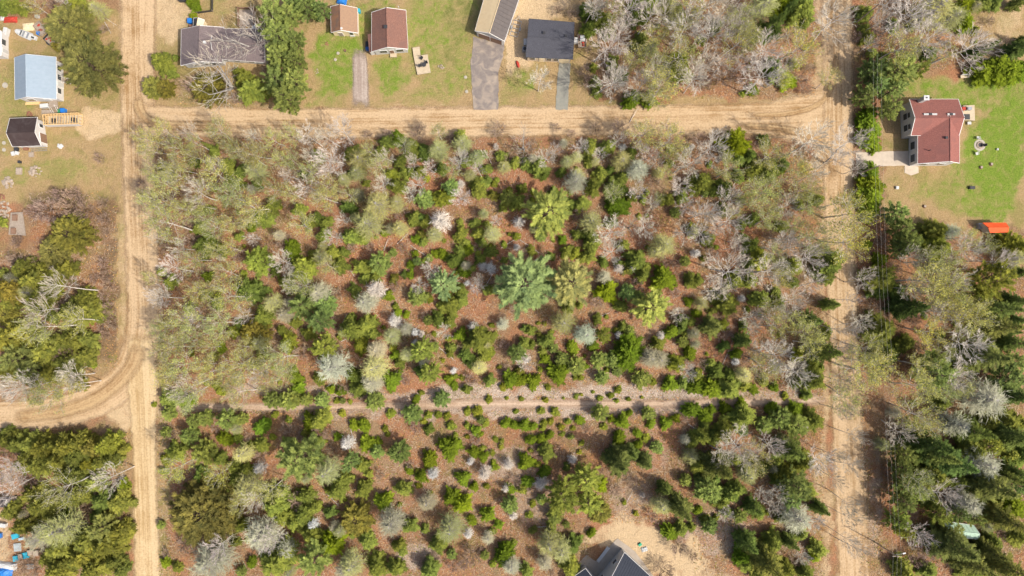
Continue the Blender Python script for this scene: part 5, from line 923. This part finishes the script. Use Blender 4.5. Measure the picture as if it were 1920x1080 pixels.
# boat on the grass
def boat(px, py, L, wd, rz, label):
    g = G(px, py, .5); e = empty('motorboat', (g[0], g[1], 0), rz, label, 'boat'); n = 12; outline = []
    for i in range(n+1):
        t = i/n; outline.append((-L/2+L*t, wd/2*math.sqrt(max(0, 1-max(0, (t-.35)/.65)**2.2))))
    pts = outline+[(x, -y) for x, y in outline[::-1][1:]]; b = MB(); k = len(pts)
    for f, z in ((.55, .15), (1.0, .75), (.86, .78), (.80, .38)):
        for x, y in pts: b.v.append((x*(f*.4+.6 if f < 1 else 1), y*f, z))
    for l in range(3):
        for i in range(k): b.f.append((l*k+i, l*k+(i+1) % k, (l+1)*k+(i+1) % k, (l+1)*k+i)); b.m.append(0)
    b.f.append(tuple(3*k+i for i in range(k))); b.m.append(0); b.f.append(tuple(range(k))[::-1]); b.m.append(0); b.build('hull', m_plast, e)
    for x in (-L*.22, L*.02): MB().box((x, 0, .60), (.35, wd*.72, .06)).build('bench', m_steel, e)
    MB().box((L*.12, 0, .85), (.06, wd*.7, .28)).build('windscreen', m_glass, e); MB().box((L*.3, 0, .80), (L*.24, wd*.45, .05)).build('foredeck', m_plast, e); MB().box((-L/2-.18, 0, .75), (.35, .35, .55)).build('outboard_motor', m_dark, e)
boat(45, 64, 4.2, 1.6, R(158), 'small white motorboat lying on the grass, top left')
lidbox('white_tub', 64, 71, 1.1, .8, .5, m_plast, 'white tub right behind the small motorboat', 'tub', -.3)
# scrap at top left
tarp(20, 37, 1.5, .7, .5, m_red, 'crumpled red tarp over scrap near the top left corner', 5); tarp(9, 35, .9, .5, .35, m_plast, 'white plastic sheet left of the red tarp', 6); tarp(54, 51, 1.3, .9, .3, m_cream, 'tan cardboard heap above the small motorboat', 7)
lidbox('blue_drum', 73, 63, .6, .6, .8, m_blue, 'blue drum beside the wooden cart trailer', 'drum'); lidbox('white_bucket', 70, 31, .7, .6, .6, m_plast, 'white bucket in the grass above the carts', 'bucket')
def ladder(px, py, L, wd, rz, n, label, mat=m_steel, z=.12):
    g = G(px, py); e = empty('ladder', (g[0], g[1], z), rz, label, 'ladder')
    for y in (-wd/2, wd/2): MB().box((0, y, 0), (L, .07, .07)).build('rail', mat, e)
    for i in range(n): MB().box((-L/2+L*(i+.5)/n, 0, 0), (.05, wd, .04)).build('rung', mat, e)
ladder(74, 281, 3.6, .5, R(3), 10, 'aluminium ladder lying under the dark-roofed garage')
lidbox('wooden_pallet_box', 59, 290, 1.0, 1.0, .25, m_wood, 'flat square pallet below the ladder', 'pallet', .05, handle=False); lidbox('white_sack', 25, 288, .7, .8, .4, m_plast, 'left white sack below the dark-roofed garage', 'sack', .3, handle=False); lidbox('white_sack', 32, 287, .7, .7, .4, m_plast, 'right white sack below the dark-roofed garage', 'sack', -.3, handle=False)
lidbox('lawn_mower', 49, 279, .9, .6, .5, m_rust, 'rusty lawn mower against the garage wall', 'mower'); lidbox('tool_crate', 31, 280, .8, .7, .5, m_dark, 'dark crate between the sacks and the garage', 'crate')
lidbox('kettle_grill', 37, 304, .5, .5, .6, m_dark, 'small dark grill on the grass below the sacks', 'grill'); lidbox('fire_box', 36, 321, 1.2, 1.4, .3, m_stone, 'square stone fire box in the far left yard', 'fire pit', handle=False)
def pile(px, py, r, n, mat, label, seed, name='stone_pile', part='stone', cat='pile', sz=.3, mats=None):
    rr = random.Random(seed); g = G(px, py); e = empty(name, (g[0], g[1], 0), 0, label, cat)
    for i in range(n):
        a, d = rr.random()*6.28, r*math.sqrt(rr.random()); h = .5*(1-d/r); MB().lump((math.cos(a)*d, math.sin(a)*d, h*rr.uniform(.3, 1)), sz*rr.uniform(.6, 1.2), rr, .6, 6, 4, .35).build(part, (mats or [mat])[i % len(mats or [mat])], e)
pile(66, 321, 1.3, 40, m_stone, 'round heap of pale firewood in the left yard', 11, 'firewood_pile', 'log_piece', 'wood pile'); pile(15, 343, 1.3, 40, m_stone, 'pale firewood heap lower left of the stone fire box', 12, 'firewood_pile', 'log_piece', 'wood pile'); pile(4, 394, 2.0, 60, m_stone, 'large pale firewood heap cut by the left edge', 13, 'firewood_pile', 'log_piece', 'wood pile'); pile(3, 370, .7, 14, m_rust, 'small dark scrap heap at the left edge', 14, 'scrap_pile', 'scrap_piece', 'pile')
pile(113, 273, .6, 10, m_plast, 'small white rubble heap right of the dark-roofed garage', 15, 'rubble_pile', 'chunk', 'pile'); pile(55, 214, .6, 12, m_rust, 'round pile of rusty scrap above the dark-roofed garage', 16, 'scrap_pile', 'scrap_piece', 'pile')
# concrete caps
for x, y, r, lb in ((10,160,.62,'round concrete cap on the grass left of the blue-roofed house'), (8,268,.42,'upper round cap left of the dark-roofed garage'), (8,281,.42,'lower round cap left of the dark-roofed garage'), (634,100,.33,'upper pale round cap on the lawn left of the gravel driveway'),
                    (629,112,.33,'lower pale round cap on the lawn left of the gravel driveway'), (873,145,.36,'pale round cap beside the asphalt driveway'), (875,172,.36,'faded round cap lower beside the asphalt driveway'), (647,95,.28,'dark tyre ring next to the two pale caps')):
    g = G(x, y); e = empty('concrete_cap', (g[0], g[1], 0), 0, lb, 'lid'); mm = m_dark if 'tyre' in lb else m_disc
    MB().disc((0, 0, 0), r, .16, 20).build('ring', mm, e); MB().disc((0, 0, .16), r*.72, .05, 18).build('cover', m_disc if mm != m_dark else m_rust, e)
pile(613, 82, .35, 9, m_brick, 'small ring of red bricks on the orange lawn edge', 17, 'brick_pile', 'brick_piece', 'pile', .16); pile(826, 126, .6, 12, m_stone, 'ring of pale stones right of the square deck', 18, 'stone_ring', 'stone', 'fire pit', .22); pile(595, 134, .5, 9, m_stone, 'faint stone ring on the lawn left of the gravel driveway', 19, 'stone_ring', 'stone', 'fire pit', .14)
# old platform, left
deck([(22,399),(44,398),(50,442),(18,440)], .35, 'old grey plank platform among the shrubs at far left', m_wood, 'wooden_platform', .3, 'platform', legs=False)
for i, (x, y) in enumerate(((28,408), (25,433))): lidbox('wooden_crate', x, y, .9, 1.3, .35, m_bwall, ('upper' if i == 0 else 'lower')+' dark crate on the old plank platform', 'crate', z=.35, handle=False)
# red kayak / sign on sand, blue bins, garden frame by bungalow
MB().lump((0, 0, .2), .75, random.Random(3), .35, 10, 6, .05).build('kayak', m_red, None, (*G(971, 121), 0), 1.9, label='small red kayak on the sand by the asphalt driveway', cat='kayak').scale = (1.2, .45, 1)
lidbox('storage_bin', 357, 40, .9, 1.0, 1.0, m_blue, 'blue bin by the tiny cream shed above the bungalow', 'bin'); lidbox('storage_bin', 359, 49, .8, .5, .6, m_rust, 'brown box under the blue bin above the bungalow', 'box')
q = Q(1.9, (363,34), (383,37), (379,51), (362,51)); r_ = empty('shed', cen(q), 0, 'tiny shed with one black and one cream roof face', 'shed'); gable(r_, q, 1.9, 2.6, 'v', m_dark, m_cream, .1, .5, m_cream)
def gframe(pxs, label):
    P_ = [G(*p) for p in pxs]; c = (sum(p[0] for p in P_)/4, sum(p[1] for p in P_)/4); e = empty('garden_pen', (c[0], c[1], 0), 0, label, 'garden pen'); L_ = [(p[0]-c[0], p[1]-c[1]) for p in P_]
    for i in range(4): a, b = L_[i], L_[(i+1) % 4]; m_ = lerp2(a, b, .5); an = math.atan2(b[1]-a[1], b[0]-a[0]); MB().box((m_[0], m_[1], .9), (math.dist(a, b), .1, .12), an).box((m_[0], m_[1], .35), (math.dist(a, b), .06, .5), an).build('rail', m_bwall, e); MB().box((a[0], a[1], .6), (.15, .15, 1.2)).build('post', m_bwall, e)
    MB().prism([(x*.93, y*.93) for x, y in L_], .02, .08).build('floor', m_wood, e)
gframe([(448,17),(478,17),(478,50),(449,50)], 'brown wooden garden pen above the bungalow'); lidbox('white_cooler', 477, 51, .8, 1.0, .8, m_plast, 'white cooler at the lower right corner of the garden pen', 'box'); lidbox('grey_box', 455, 50, 1.1, .5, .5, m_stone, 'long pale box below the garden pen', 'box')
def fence(pxs, label, h=1.2, mat=m_dark):
    P_ = [G(*p) for p in pxs]; e = empty('fence', (P_[0][0], P_[0][1], 0), 0, label, 'fence'); o = P_[0]
    for a, b in zip(P_, P_[1:]):
        a = (a[0]-o[0], a[1]-o[1]); b = (b[0]-o[0], b[1]-o[1]); L = math.dist(a, b); an = math.atan2(b[1]-a[1], b[0]-a[0]); m_ = lerp2(a, b, .5); MB().box((*m_, h*.55), (L, .04, h*.8), an).build('fence_panel', mat, e); n = max(1, int(L/2.2))
        for i in range(n+1): p = lerp2(a, b, i/n); MB().box((*p, h/2), (.1, .1, h), an).build('post', m_wood, e)
fence([(400,-10),(400,22),(372,26)], 'low dark fence round the hedge above the bungalow', 1.0)
lidbox('parked_quad', 343, -1, 1.6, 1.0, .8, m_dark, 'dark quad bike cut by the top edge beside the left road', 'quad bike', handle=False)
# --- large red house, right
m_red2 = shingle('brick red shingles', (0.32, 0.135, 0.11), (0.25, 0.10, 0.082), sc=6)
q = Q(4.2, (1705,186), (1797,186), (1799,253), (1708,254)); q2 = Q(4.0, (1721,222), (1799,222), (1799,306), (1721,307)); r_ = empty('house', cen(q), 0, 'large L-shaped house with brick red roof on the right', 'house')
H = gable(r_, q, 4.2, 6.0, 'h', m_red2, m_wwall, .35, .42); H2 = gable(r_, q2, 4.0, 6.0, 'v', m_red2, m_wwall, .35, .63, gover=.3)
for t in (.25, .6): window(r_, H, 0, t, 1.3, 1.3, 2.6, mat=m_glass); window(r_, H, 0, t, 1.1, 2.9, 3.8)
for t in (.55, .85): window(r_, H2, 3, t, 1.6, .9, 2.4)
for t in (.25, .7): window(r_, H2, 2, t, 1.2, 1.6, 2.7)
p = loc(r_, 1738, 183, 7.0); MB().box((p[0], p[1], 3.4), (.9, .8, 6.8)).build('chimney', m_gwall, r_); MB().box((p[0], p[1], 6.85), (1.15, 1.05, .16)).build('chimney_cap', m_plast, r_); MB().tube((p[0], p[1], 6.9), (p[0], p[1], 7.15), .14).build('flue', m_dark, r_)
for x, y, w_ in ((1745,214,2.8), (1784,214,1.6)):
    p = loc(r_, x, y, 5.9); s_ = MB().box((p[0], p[1], 5.75), (w_, .38, .25)).build('skylight', m_gwall, r_); MB().box((p[0], p[1]+.02, 5.90), (.6, .5, .14)).build('vent_box', m_dark, s_)
vent(r_, 1775, 258, 5.7, .2, .3, m_dark, True); vent(r_, 1745, 281, 5.0, .08, .4, m_dark)
# front porch roof on the left wing and balcony
q5 = Q(.3, (1706,192), (1716,192), (1716,256), (1707,257)); deck([(1709,190),(1722,190),(1722,255),(1710,256)], 1.0, 'grey porch floor along the left wall of the large red house', m_gwall)
# side terrace on right
deck([(1801,200),(1822,199),(1823,228),(1801,227)], .9, 'pale wooden terrace on the right of the large red house', m_ply)
MB().box((0, 0, .03), (1.7, 1.2, .06)).box((0, 0, .07), (1.4, .9, .03)).build('outdoor_mat', m_dark, None, (*G(1811, 219, .9), .9), label='dark grey mat on the terrace of the large red house', cat='mat')
lidbox('red_cooler', 1806, 204, .8, .6, .6, m_red, 'red cooler on the terrace of the large red house', 'box', z=.9); lidbox('barbecue', 1816, 204, .9, .6, .9, m_steel, 'grey barbecue at the top right of the terrace', 'barbecue', z=.9)
deck([(1812,229),(1819,229),(1819,234),(1812,234)], .4, 'single white step below the terrace', m_plast, 'step', .3, 'step')
# fire pit and lawn things
def firepit(px, py, label):
    g = G(px, py); e = empty('fire_pit', (g[0], g[1], 0), 0, label, 'fire pit'); MB().disc((0, 0, 0), 1.3, .05, 24).build('sand_ring', m_disc, e); rr = random.Random(4)
    for i in range(12): a = i*6.283/12; MB().lump((math.cos(a)*.62, math.sin(a)*.62, .14), .2, rr).build('stone', m_stone, e)
    MB().disc((0, 0, .05), .45, .06, 14).build('ash_bed', m_dark, e)
firepit(1837, 272, 'round stone fire pit on the right lawn'); chair(1834, 258, 1.6, 0, 'white lawn chair above the fire pit'); chair(1832, 288, -1.4, 0, 'white lawn chair below the fire pit'); chair(1845, 272, 3.1, 0, 'dark lawn chair right of the fire pit', m_dark)
for x, y, lb in ((1858,308,'dark stump right of the fire pit, lower lawn'), (1839,314,'brown stump below the fire pit'), (1733,387,'brown stump near the lawn lower edge')):
    g = G(x, y); e = empty('tree_stump', (g[0], g[1], 0), 0, lb, 'stump'); MB().lathe((0, 0, 0), [(.42, 0), (.33, .12), (.30, .35)], 12).build('bark', m_bwall, e); MB().disc((0, 0, .33), .27, .04, 12).build('cut_face', m_wood, e)
lidbox('white_planter', 1682, 352, .6, .6, .35, m_plast, 'white planter on the grass below the concrete driveway', 'planter', handle=False); lidbox('lawn_cart', 1822, 352, 1.1, .6, .5, m_dark, 'dark lawn cart in the middle of the right lawn', 'cart'); lidbox('white_ball', 1870, 280, .35, .35, .3, m_plast, 'tiny white box on the right lawn, right of the fire pit', 'box', handle=False)
def gbench(px, py, rz, label):
    g = G(px, py, .4); e = empty('garden_bench', (g[0], g[1], 0), rz, label, 'bench'); MB().box((0, 0, .45), (1.9, .55, .07)).build('seat', m_ply, e); MB().box((0, .35, .75), (1.9, .08, .55)).build('backrest', m_plast, e)
    for x in (-.8, .8):
        for y in (-.2, .2): MB().box((x, y, .21), (.1, .1, .42)).build('leg', m_wood, e)
gbench(1809, 144, .0, 'pale garden swing bench at the top of the right lawn')
# orange roofed shelter
q = Q(2.4, (1843,418), (1886,418), (1890,435), (1857,436)); r_ = empty('shelter', cen(q), 0, 'shelter with bright orange tarp roof by the right woods', 'shelter'); gable(r_, q, 2.4, 3.0, 'h', m_orange, m_gwall, .15, fascia=m_orange)
lidbox('grey_chest', 1838, 424, 1.2, 1.2, .8, m_steel, 'grey covered chest left of the orange shelter', 'box')
# green-white roofed shed, lower right
m_mint = M('pale mint metal roofing', (0.50, 0.66, 0.52), (0.44, 0.60, 0.46), 1.5, .5, .05); q = Q(2.6, (1769,977), (1826,985), (1836,1011), (1778,1006)); r_ = empty('shed', cen(q), 0, 'shed with pale mint green roof hidden in the lower right woods', 'shed'); gable(r_, q, 2.6, 3.6, 'h', m_mint, m_wwall, .2, .5, ribs=.9)
lidbox('wooden_crate', 1858, 987, .7, 1.6, .6, m_bwall, 'brown crate right of the mint-roofed shed', 'crate')
# --- house at the bottom with dark blue roof
m_navy = M('dark blue metal roofing', (0.050, 0.056, 0.072), (0.042, 0.048, 0.062), 1.5, .45, .2, spec=.4, bmp=.05)
c0 = (1171, 1036); ux, uy = .735, .68                                                 # down-right along the long eave
def hp(a, b): return (c0[0]+ux*a-uy*b*.93, c0[1]+uy*a+ux*b*1.0)
q = Q(3.6, hp(0,0), hp(120,0), hp(120,96), hp(0,96)); r_ = empty('house', cen(q), 0, 'house with dark blue ribbed metal roof cut by the bottom edge', 'house')
H = gable(r_, q, 3.6, 7.4, 'h', m_navy, m_gwall, .25, .5, ribs=.55, gover=.2)
for t in (.28, .72): window(r_, H, 0, t, 1.1, 1.8, 2.9)
q = Q(2.6, (1098,1066), (1122,1092), (1080,1120), (1064,1090)); r_ = empty('shed', cen(q), 0, 'white shed corner with dark roof at the bottom edge', 'shed'); gable(r_, q, 2.6, 3.5, 'v', m_navy, m_wwall, .12)
lumber(1131, 1039, 4.0, 3, 2, R(52), 'white boards stacked beside the bottom house', m_plast, .22)
lidbox('green_tub', 1200, 1021, .7, .5, .3, M('green tub', (.06,.42,.24)), 'small green tub on the sand by the bottom house', 'tub', .6, handle=False)
tarp(1208, 1030, .7, .5, .15, m_plast, 'white plastic scrap on the sand by the bottom house', 9)
# --- bottom left yard
tarp(4, 1074, 2.3, 1.6, 1.3, m_blue, 'bright blue tarp in the bottom left corner', 21); tarp(12, 1060, 2.4, .8, .7, m_plast, 'white sheet above the blue tarp, bottom left corner', 22)
lidbox('garden_tub', 29, 1005, 1.3, 1.0, .5, m_teal, 'turquoise box standing alone in the bottom left yard', 'box', .3, m_teal); lidbox('garden_tub', 49, 1041, 1.2, 1.2, .5, m_teal, 'turquoise box beside the white crates, bottom left yard', 'box', .2); lidbox('garden_tub', 30, 1047, .9, 1.1, .5, m_teal, 'left turquoise box near the blue tarp', 'box', .15); lidbox('garden_tub', 40, 1010, .9, .5, .4, M('pale blue plastic', (.45,.58,.66)), 'pale blue box right of the lone turquoise box', 'box', .2)
for i, (x, y) in enumerate(((57,1036), (68,1037), (40,1043))): lidbox('white_crate', x, y, 1.0, 1.1, .5, m_stone, ('middle','rightmost','leftmost')[i]+' pale crate of the row in the bottom left yard', 'crate', .15)
lidbox('glass_frame', 33, 1026, 1.4, 1.6, .25, M('pale frame', (.45,.50,.50)), 'pale cold frame in the bottom left yard', 'cold frame', .1, handle=False); lidbox('glass_frame', 57, 1062, 1.2, 1.0, .25, M('pale frame', (.45,.50,.50)), 'lower pale cold frame right of the blue tarp', 'cold frame', .1, handle=False)
deck([(17,933),(34,929),(36,945),(19,948)], .5, 'grey board platform at the left edge of the bottom copse', m_wood, 'wooden_platform', .25, 'platform'); q = Q(2.2, (-25,936), (12,937), (12,950), (-25,952)); r_ = empty('shed', cen(q), 0, 'grey-roofed shed at the left edge of the bottom copse', 'shed'); gable(r_, q, 2.2, 2.8, 'h', m_char_metal, m_wwall, .1)
lidbox('white_cabinet', 5, 984, 1.6, .8, .8, m_plast, 'white cabinet at the left edge below the grey-roofed shed', 'cabinet', -.2); lidbox('blue_crate', 1, 1004, .5, 1.0, .6, m_blue, 'blue crate at the left edge below the white cabinet', 'crate')

# ---------------------------------------------------------------- utility poles and wires
def upole(px, py, h, label, lamp=False):
    g = G(px, py); e = empty('utility_pole', (g[0], g[1], 0), 0, label, 'utility pole'); MB().tube((0, 0, 0), (0, 0, h), .15, .10, 10).build('pole', m_wood, e); MB().box((0, 0, h-.5), (1.9, .12, .12)).build('crossarm', m_wood, e)
    for x in (-.85, 0, .85): MB().tube((x, 0, h-.44), (x, 0, h-.25), .05, .035, 8).build('insulator', m_plast, e)
    if lamp: MB().tube((0, 0, h-1.2), (1.6, .4, h-.9), .04).build('lamp_arm', m_steel, e); MB().box((1.8, .45, h-.92), (.6, .26, .12), .25).build('lamp_head', m_plast, e)
    return e
for x, y, h, lb, lp in ((1606,42,9.5,'wooden utility pole among the trees near the top of the right road',False), (1611,325,8.5,'wooden utility pole beside the concrete driveway',False), (1640,1016,9.0,'wooden utility pole with lamp arm near the bottom right',True), (1625,680,9.0,'wooden utility pole in the scrub right of the road, middle',False)):
    upole(x, y, h, lb, lp)
WP = [(1606,42,9.5), (1611,325,8.5), (1625,680,9.0), (1640,1016,9.0)]
for k_, dx in enumerate((-.85, 0, .85)):
    b = MB(); pts = []
    seq = [(1602,-140,9.5)]+WP+[(1646,1200,9.0)]
    for (x0, y0, h0), (x1, y1, h1) in zip(seq, seq[1:]):
        a, c_ = G(x0, y0), G(x1, y1)
        for i in range(8):
            t = i/8; pts.append((a[0]+(c_[0]-a[0])*t+dx, a[1]+(c_[1]-a[1])*t, h0+(h1-h0)*t-.25-1.1*4*t*(1-t)*.6))
    for p, q_ in zip(pts, pts[1:]): b.tube(p, q_, .008, .008, 4, False)
    b.build('power_line', M('wire', (.55,.52,.48)), label=('left','middle','right')[k_]+' overhead wire strung along the right road', cat='wire', group='wires along the right road')

# ---------------------------------------------------------------- fallen and leaning bare poles in the wood
FALL = [(648,494,5,-55),(575,590,4,65),(745,457,4,45),(770,460,5,-40),(640,610,5,65),(822,650,5,-38),(885,640,4,-60),(940,465,5,35),(975,450,6,-28),(1068,446,4,50),(1120,596,3,25),(1315,562,9,32),(1317,700,7,-88),(1350,690,7,60),(655,790,5,-80),(590,960,6,45),(612,925,4,-35),(1172,945,3,60),
        (1000,988,5,5),(1345,835,4,-35),(1385,860,4,-45),(830,545,6,35),(905,545,5,62),(470,500,4,60),(720,470,3,70),(1180,230,4,60),(1230,140,5,42),(1330,120,6,42),(1395,130,6,40),(1300,60,5,38),(60,690,7,-2),(90,715,7,18),(130,700,6,20),(20,500,7,2),(130,870,4,15),(200,905,5,25),(1600,38,3,20),(1730,740,4,-35),(1640,720,3,80),(178,20,6,-35),(197,42,3,-58),(640,640,3,20),(700,840,2.5,70),(1290,795,3,-30)]
fr = {}
for x, y, L, a in FALL: fr.setdefault(region(x, y), []).append(x+y*.001)
for i, (x, y, L, a) in enumerate(FALL):
    g = G(x, y); rr = random.Random(i); T_ = TM(900+i); d = Vector((math.cos(R(a)), math.sin(R(a)), .03)); pts, _ = wander(T_, Vector((0, 0, .15)), d, L, .085, .03, 5, .05, 0, 5)
    for k2 in range(4): c_ = pts[1+k2]; wander(T_, c_, rot2(d, rr.choice((-1, 1))*rr.uniform(.5, 1.0))+Vector((0, 0, .1)), L*.18, .03, .012, 2, .1, 0, 3)
    o = bpy.data.objects.new('fallen_trunk', T_.mesh('fallen_trunk', m_white)); COL.objects.link(o); o.location = (g[0], g[1], 0); rg = region(x, y)
    xs = sorted(fr[rg]); tag(o, 'thin pale fallen trunk '+rg if len(xs) == 1 else ORD[xs.index(x+y*.001)]+' from left of the thin pale fallen trunks '+rg, 'fallen trunk', 'fallen trunks in the woods')

# ---------------------------------------------------------------- undergrowth nobody could count: dead twigs, brush stems and low green sprouts
def inzone(px, py):
    a = (px > 296) & (px < 1545) & (py > 262) & (py < 1120) & ~((py > 750) & (py < 768)); a &= ~((px > 1105) & (px < 1300) & (py > 980))
    b = (px > -80) & (px < 190) & (py > 470) & (py < 735); b &= ~((px > 120) & (py > 700)); c_ = (px > -80) & (px < 242) & (py > 812)
    d = (px > 1612) & (py > 430); e = (px > 1100) & (px < 1530) & (py < 185); f = (px > 1608) & (px < 1860) & (py < 130); g = (px > 195) & (px < 222) & (py > 385) & (py < 690); h = (px > 60) & (px < 190) & (py > 360) & (py < 470); i = (px > 330) & (px < 540) & (py > 150) & (py < 198)
    return a | b | c_ | d | e | f | g | h | i
def scatter(name, n, seed, L, wd, hz, colr, label, thr, sc_, maxz):
    r = np.random.default_rng(seed); x = r.uniform(-122, 122, n*4); y = r.uniform(-70, 72, n*4); px, py = topx(x, y); w_ = vnoise(x+500, y+500, sc_, seed)*.6+vnoise(x+300, y+300, sc_*.3, seed+1)*.4
    k = inzone(px, py) & (w_ > thr+.12*(r.random(n*4)-.5)); x, y = x[k][:n], y[k][:n]; n = len(x); az = r.uniform(0, 6.283, n); el = r.uniform(*hz, n); l = r.uniform(*L, n); z = r.uniform(0, maxz, n)**1.5
    p = np.stack([x, y, z+.02], -1); d = np.stack([np.cos(az)*np.cos(el), np.sin(az)*np.cos(el), np.sin(el)], -1); o = np.stack([-np.sin(az), np.cos(az), r.uniform(-.4, .4, n)], -1)*(wd*r.uniform(.6, 1.4, n))[:, None]*.5
    V = np.stack([p-o, p+o, p+d*l[:, None]], 1).reshape(-1, 3); F = np.arange(n*3).reshape(-1, 3); me = bpy.data.meshes.new(name); mesh_np(me, V, F); a = me.attributes.new('rnd', 'FLOAT', 'POINT'); a.data.foreach_set('value', np.repeat(r.random(n), 3).astype(np.float32))
    me.materials.append(m_twig if 'twig' in name or 'brush' in name else m_needle); ob = bpy.data.objects.new(name, me); COL.objects.link(ob); ob.color = (*colr, 1); return tag(ob, label, 'undergrowth', kind='stuff')
scatter('fallen_twigs', 75000, 31, (.3, 1.3), .06, (-.05, .35), (.52, .40, .28), 'pale dead twigs scattered over the forest floor', .40, 5, .25)
scatter('bare_brush', 90000, 32, (.4, 1.1), .045, (.2, 1.2), (.36, .25, .155), 'thin brown bare brush stems between the trees', .5, 7, .9)
scatter('green_sprouts', 34000, 33, (.15, .42), .14, (.1, 1.2), (.25, .27, .055), 'low green sprouts and moss on the forest floor', .56, 4, .25)
scatter('dead_leaves', 60000, 34, (.15, .34), .18, (-.1, .3), (.50, .27, .15), 'rust coloured dead leaves and needles on the ground', .42, 9, .05)
